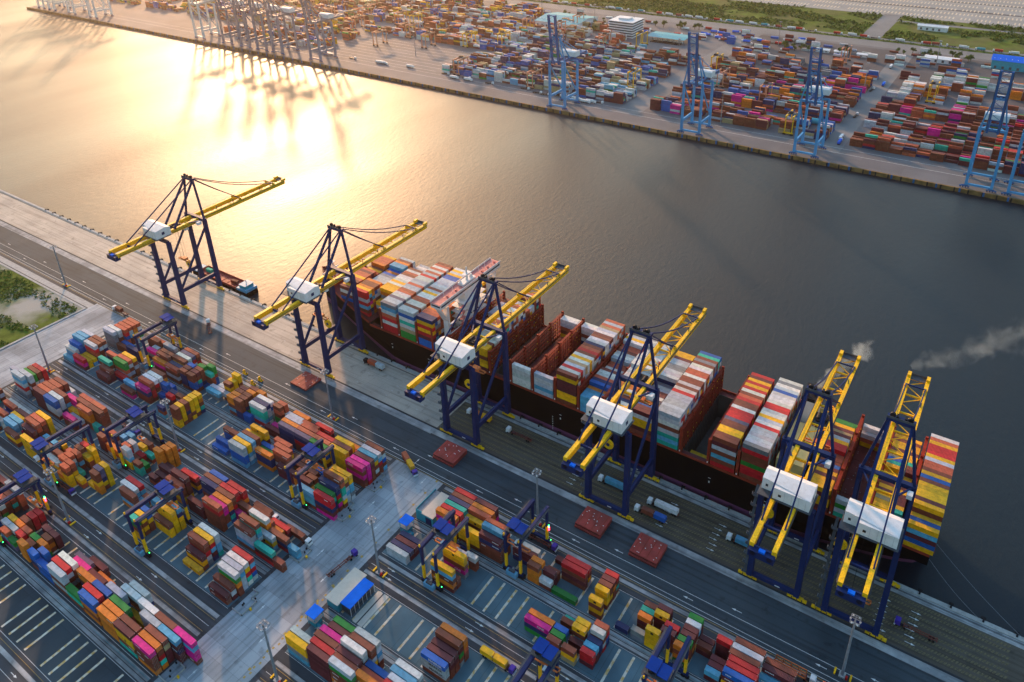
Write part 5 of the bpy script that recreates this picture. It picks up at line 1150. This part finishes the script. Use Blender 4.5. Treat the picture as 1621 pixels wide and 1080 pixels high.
shed('low_shed', -145, 1388, 44, 14, 7, 'house', 'house', 'long pale shed standing inside the green plot', 2)
shed('villa', 20, 1440, 46, 20, 12, 'house', 'house', 'white building with many windows in the top right corner', 2)
of = empty('office_block', (-566, 1122, 0)); tag(of, 'white six-storey office block across the river', 'building')
b = MB(); b.box(-21, 21, -19, 19, 0, 25, 'house'); b.box(-10, 8, -8, 8, 25, 28, 'house'); b.build('wall', of)
for k in range(6): MB().box(-21.15, 21.15, -19.15, 19.15, 1.8+k*4, 3.6+k*4, 'glass').build('window_band', of)
for k in range(7): MB().box(-22.2, 22.2, -20.2, 20.2, 0.2+k*4.0, 0.9+k*4.0, 'house').build('floor_slab', of)
# far tanks: none; far trucks in line
tb = MB(); tb.box(3.6, 6, -1.25, 1.25, 0.6, 3.4, 'house'); tb.box(-7.5, 3.2, -1.2, 1.2, 0.8, 1.3, 'black')
tmeshes = {}
for nm, k in (('white', 'house'), ('brown', 'hatch'), ('red', 'red'), ('blue', 'roofblue'), ('teal', 'teal'), ('empty', None)):
    t = MB(); t.v = list(tb.v); t.f = [list(f) for f in tb.f]; t.m = list(tb.m); t.c = list(tb.c); t.mats = list(tb.mats)
    if k: t.box(-7.4, 3.2, -1.25, 1.25, 1.35, 4.0, k)
    for x in (4.8, -3, -6): t.box(x-0.5, x+0.5, -1.3, 1.3, 0, 1.0, 'rubber')
    o = t.build('far_truck'); tmeshes[nm] = o.data; bpy.data.objects.remove(o)
def ftruck(x, y, rz, nm):
    o = bpy.data.objects.new('far_truck', tmeshes[nm]); COL.objects.link(o); o.location = (x, y, 0.02); o.rotation_euler = (0, 0, rz)
    tag(o, f"small {nm+' lorry' if nm != 'empty' else 'flatbed lorry'} standing on the far shore road or yard", 'truck', f'{nm} lorries on the far shore')
x = -900
while x < 230:
    if rnd.random() < 0.85: ftruck(x, 1289+rnd.uniform(-1.5, 1.5), rnd.choice((0, 0, math.pi)), rnd.choice(('white', 'brown', 'empty', 'white', 'red', 'teal')))
    x += rnd.uniform(15.5, 24)
for i in range(46): ftruck(rnd.uniform(-640, -300), rnd.uniform(1140, 1222), rnd.choice((0, 0.2, math.pi)), rnd.choice(('red', 'blue', 'white', 'brown', 'blue', 'empty')))
for i in range(13): ftruck(-510+i*4, 1105, 1.57, 'empty')
for i in range(24): ftruck(rnd.choice((-1, 1))*rnd.uniform(0, 60)-640+rnd.uniform(-250, 250), rnd.uniform(786, 798), 0, rnd.choice(('empty', 'empty', 'white')))
for x, y, r_, n_ in ((-160, 1130, 1.57, 'white'), (-152, 1040, 1.57, 'blue'), (-160, 1010, 1.4, 'empty'), (-152, 820, 1.57, 'white'), (-150, 806, 1.57, 'blue'), (-155, 900, 1.5, 'empty')): ftruck(x, y, r_, n_)
tank = MB(); tank.cyl((0, 0, 3.5), 3.5, 12, 'teal', 14, axis='X')
t0 = tank.build('round_roofed_tank'); place(t0, -452, 858, 'small teal round tank left of the second blue crane', 'tank', 'teal tanks across the river'); t1 = t0.copy(); COL.objects.link(t1); place(t1, -196, 850, 'small teal round tank beside the far cross road', 'tank', 'teal tanks across the river')
# trees and bushes
def tree():
    r = empty('tree', (0, 0, 0)); b = MB(); b.cyl((0, 0, 0), 0.35, 4, 'bark', 6, 0.18)
    for a in range(4): b.beam((0, 0, 2.5), (2*math.cos(a*1.6), 2*math.sin(a*1.6), 5.2), 0.2, 0.2, 'bark')
    b.build('trunk', r); b = MB()
    for q in range(9):
        a = rnd.uniform(0, 6.28); d = rnd.uniform(0, 2.4); leaves(b, d*math.cos(a), d*math.sin(a), rnd.uniform(2.6, 5), rnd.uniform(1.2, 2), rnd.uniform(1.5, 3), 26, 'leafdark' if q % 2 else 'leaf', 0.55)
    b.build('crown', r); return r
t0 = tree(); tp = []
for x0, x1, y0, y1, n in ((-640, -590, 1095, 1175, 12), (-735, -640, 1185, 1200, 6), (-330, -270, 1150, 1170, 9), (-245, -225, 1165, 1180, 4), (-175, -60, 1205, 1228, 14), (-560, -470, 1195, 1215, 12), (-640, -600, 1128, 1135, 4), (60, 240, 1205, 1228, 10), (-60, 120, 1440, 1446, 10), (-900, -820, 1190, 1220, 6)):
    for i in range(n): tp.append((rnd.uniform(x0, x1), rnd.uniform(y0, y1)))
for i, (x, y) in enumerate(tp):
    r = t0 if i == 0 else copy_tree(t0); s = rnd.uniform(0.9, 1.7); place(r, x, y, 'dark green bushy tree at the back of the far yard', 'tree', 'trees at the back of the far yard', rnd.uniform(0, 6)); r.scale = (s, s, s)
b = MB(); n = 0
for i in range(9000):
    x = rnd.uniform(-760, 330); y = rnd.uniform(1296, 1466)
    if -238 < x < -204 or (x > -206 and 1423 < y < 1439): continue
    v = veg(x*0.4, y*0.6)
    if x > -206 and v < 0.02: continue
    if v < -0.22: continue
    hh = 2.5+5*max(0, v)+(2 if y < 1312 or y > 1450 else 0)
    leaves(b, x, y, 0, 2.6, hh, 5, 'leaf' if rnd.random() < 0.6 else 'leafdark', 1.5)
for i in range(1500):
    x = rnd.uniform(-900, 330); leaves(b, x, rnd.uniform(1273, 1284), 0, 1.5, 1.2, 3, 'leaf', 1.0)
tag(b.build('bushland'), 'green bushland between the far road and the pale lorry park', kind='stuff')
# ------------------------------------------------------------ smoke from the funnel
def smoke(name, p, q, r0, r1, dens, seed):
    p, q = Vector(p), Vector(q); d = q-p; L = d.length
    b = MB(); n = 10; m_ = 12; vs = []
    for i in range(n+1):
        t = i/n; r = r0+(r1-r0)*t
        r *= min(1, math.sqrt(max(0.02, 1-(2*t-1)**6)))
        for j in range(m_): a = 2*math.pi*j/m_; vs.append((t*L, r*math.cos(a), r*0.8*math.sin(a)))
    fs = [(i*m_+j, i*m_+(j+1) % m_, (i+1)*m_+(j+1) % m_, (i+1)*m_+j) for i in range(n) for j in range(m_)]+[tuple(range(m_)), tuple(reversed(range(n*m_, n*m_+m_)))]
    m = bpy.data.materials.new('smoke_volume'); m.use_nodes = True; nn = m.node_tree.nodes; l = m.node_tree.links; nn.remove(nn['Principled BSDF'])
    pv = nn.new('ShaderNodeVolumePrincipled'); l.new(pv.outputs[0], nn['Material Output'].inputs['Volume']); pv.inputs['Color'].default_value = (0.72, 0.86, 0.95, 1); pv.inputs['Anisotropy'].default_value = 0.2
    tc = nn.new('ShaderNodeTexCoord'); no = nn.new('ShaderNodeTexNoise'); no.inputs['Scale'].default_value = 0.13; no.inputs['Detail'].default_value = 5; no.inputs['Distortion'].default_value = 0.6
    mp = nn.new('ShaderNodeMapping'); mp.inputs['Location'].default_value = (seed, seed*2, 0); l.new(tc.outputs['Object'], mp.inputs[0]); l.new(mp.outputs[0], no.inputs[0])
    # falls off away from the plume axis
    sp = nn.new('ShaderNodeSeparateXYZ'); l.new(tc.outputs['Object'], sp.inputs[0])
    vm = nn.new('ShaderNodeCombineXYZ'); l.new(sp.outputs[1], vm.inputs[1]); l.new(sp.outputs[2], vm.inputs[2]); ln_ = nn.new('ShaderNodeVectorMath'); ln_.operation = 'LENGTH'; l.new(vm.outputs[0], ln_.inputs[0])
    rr = nn.new('ShaderNodeMapRange'); rr.inputs[1].default_value = 0; rr.inputs[2].default_value = L; rr.inputs[3].default_value = r0; rr.inputs[4].default_value = r1; l.new(sp.outputs[0], rr.inputs[0])
    dv = nn.new('ShaderNodeMath'); dv.operation = 'DIVIDE'; l.new(ln_.outputs['Value'], dv.inputs[0]); l.new(rr.outputs[0], dv.inputs[1])
    fa = nn.new('ShaderNodeMapRange'); fa.inputs[1].default_value = 0.0; fa.inputs[2].default_value = 0.95; fa.inputs[3].default_value = 0.17; fa.inputs[4].default_value = -0.22; l.new(dv.outputs[0], fa.inputs[0])
    # ends
    e1 = nn.new('ShaderNodeMapRange'); e1.inputs[1].default_value = L*0.75; e1.inputs[2].default_value = L; e1.inputs[3].default_value = 0; e1.inputs[4].default_value = -0.25; l.new(sp.outputs[0], e1.inputs[0])
    a1 = nn.new('ShaderNodeMath'); l.new(no.outputs[0], a1.inputs[0]); l.new(fa.outputs[0], a1.inputs[1]); a2 = nn.new('ShaderNodeMath'); l.new(a1.outputs[0], a2.inputs[0]); l.new(e1.outputs[0], a2.inputs[1])
    a3 = nn.new('ShaderNodeMapRange'); a3.inputs[1].default_value = 0.47; a3.inputs[2].default_value = 0.72; a3.inputs[4].default_value = dens; l.new(a2.outputs[0], a3.inputs[0]); f4 = nn.new('ShaderNodeMapRange'); f4.inputs[1].default_value = 0; f4.inputs[2].default_value = L; f4.inputs[3].default_value = 1; f4.inputs[4].default_value = 0.3; l.new(sp.outputs[0], f4.inputs[0])
    m4 = nn.new('ShaderNodeMath'); m4.operation = 'MULTIPLY'; l.new(a3.outputs[0], m4.inputs[0]); l.new(f4.outputs[0], m4.inputs[1]); l.new(m4.outputs[0], pv.inputs['Density'])
    me = bpy.data.meshes.new(name); me.from_pydata(vs, [], fs); me.materials.append(m); o = bpy.data.objects.new(name, me); COL.objects.link(o)
    o.matrix_world = Matrix.Translation(p) @ d.to_track_quat('X', 'Z').to_matrix().to_4x4(); return o
SMK = True
if SMK:
    tag(smoke('smoke', (-54, SC+16, 49), (-36, 372, 60), 5.0, 9, 0.34, 3), 'pale smoke pouring from the ship funnel', kind='stuff')
    tag(smoke('smoke', (-16, 358, 58), (50, 434, 64), 7, 17, 0.03, 11), 'thin smoke drifting off over the dark water', kind='stuff')
# ------------------------------------------------------------ air
HZ = 0.00006
if HZ > 0:
    b = MB(); b.box(-4990, 2490, -1490, 3490, -11, 312, 'house'); hz = b.build('haze'); hz.data.materials.clear()
    m = bpy.data.materials.new('haze_air'); m.use_nodes = True; nn = m.node_tree.nodes; nn.remove(nn['Principled BSDF'])
    pv = nn.new('ShaderNodeVolumePrincipled'); m.node_tree.links.new(pv.outputs[0], nn['Material Output'].inputs['Volume'])
    pv.inputs['Color'].default_value = (1.0, 0.86, 0.74, 1); pv.inputs['Density'].default_value = HZ; pv.inputs['Anisotropy'].default_value = 0.85
    hz.data.materials.append(m); tag(hz, 'warm evening haze over the harbour', kind='stuff')
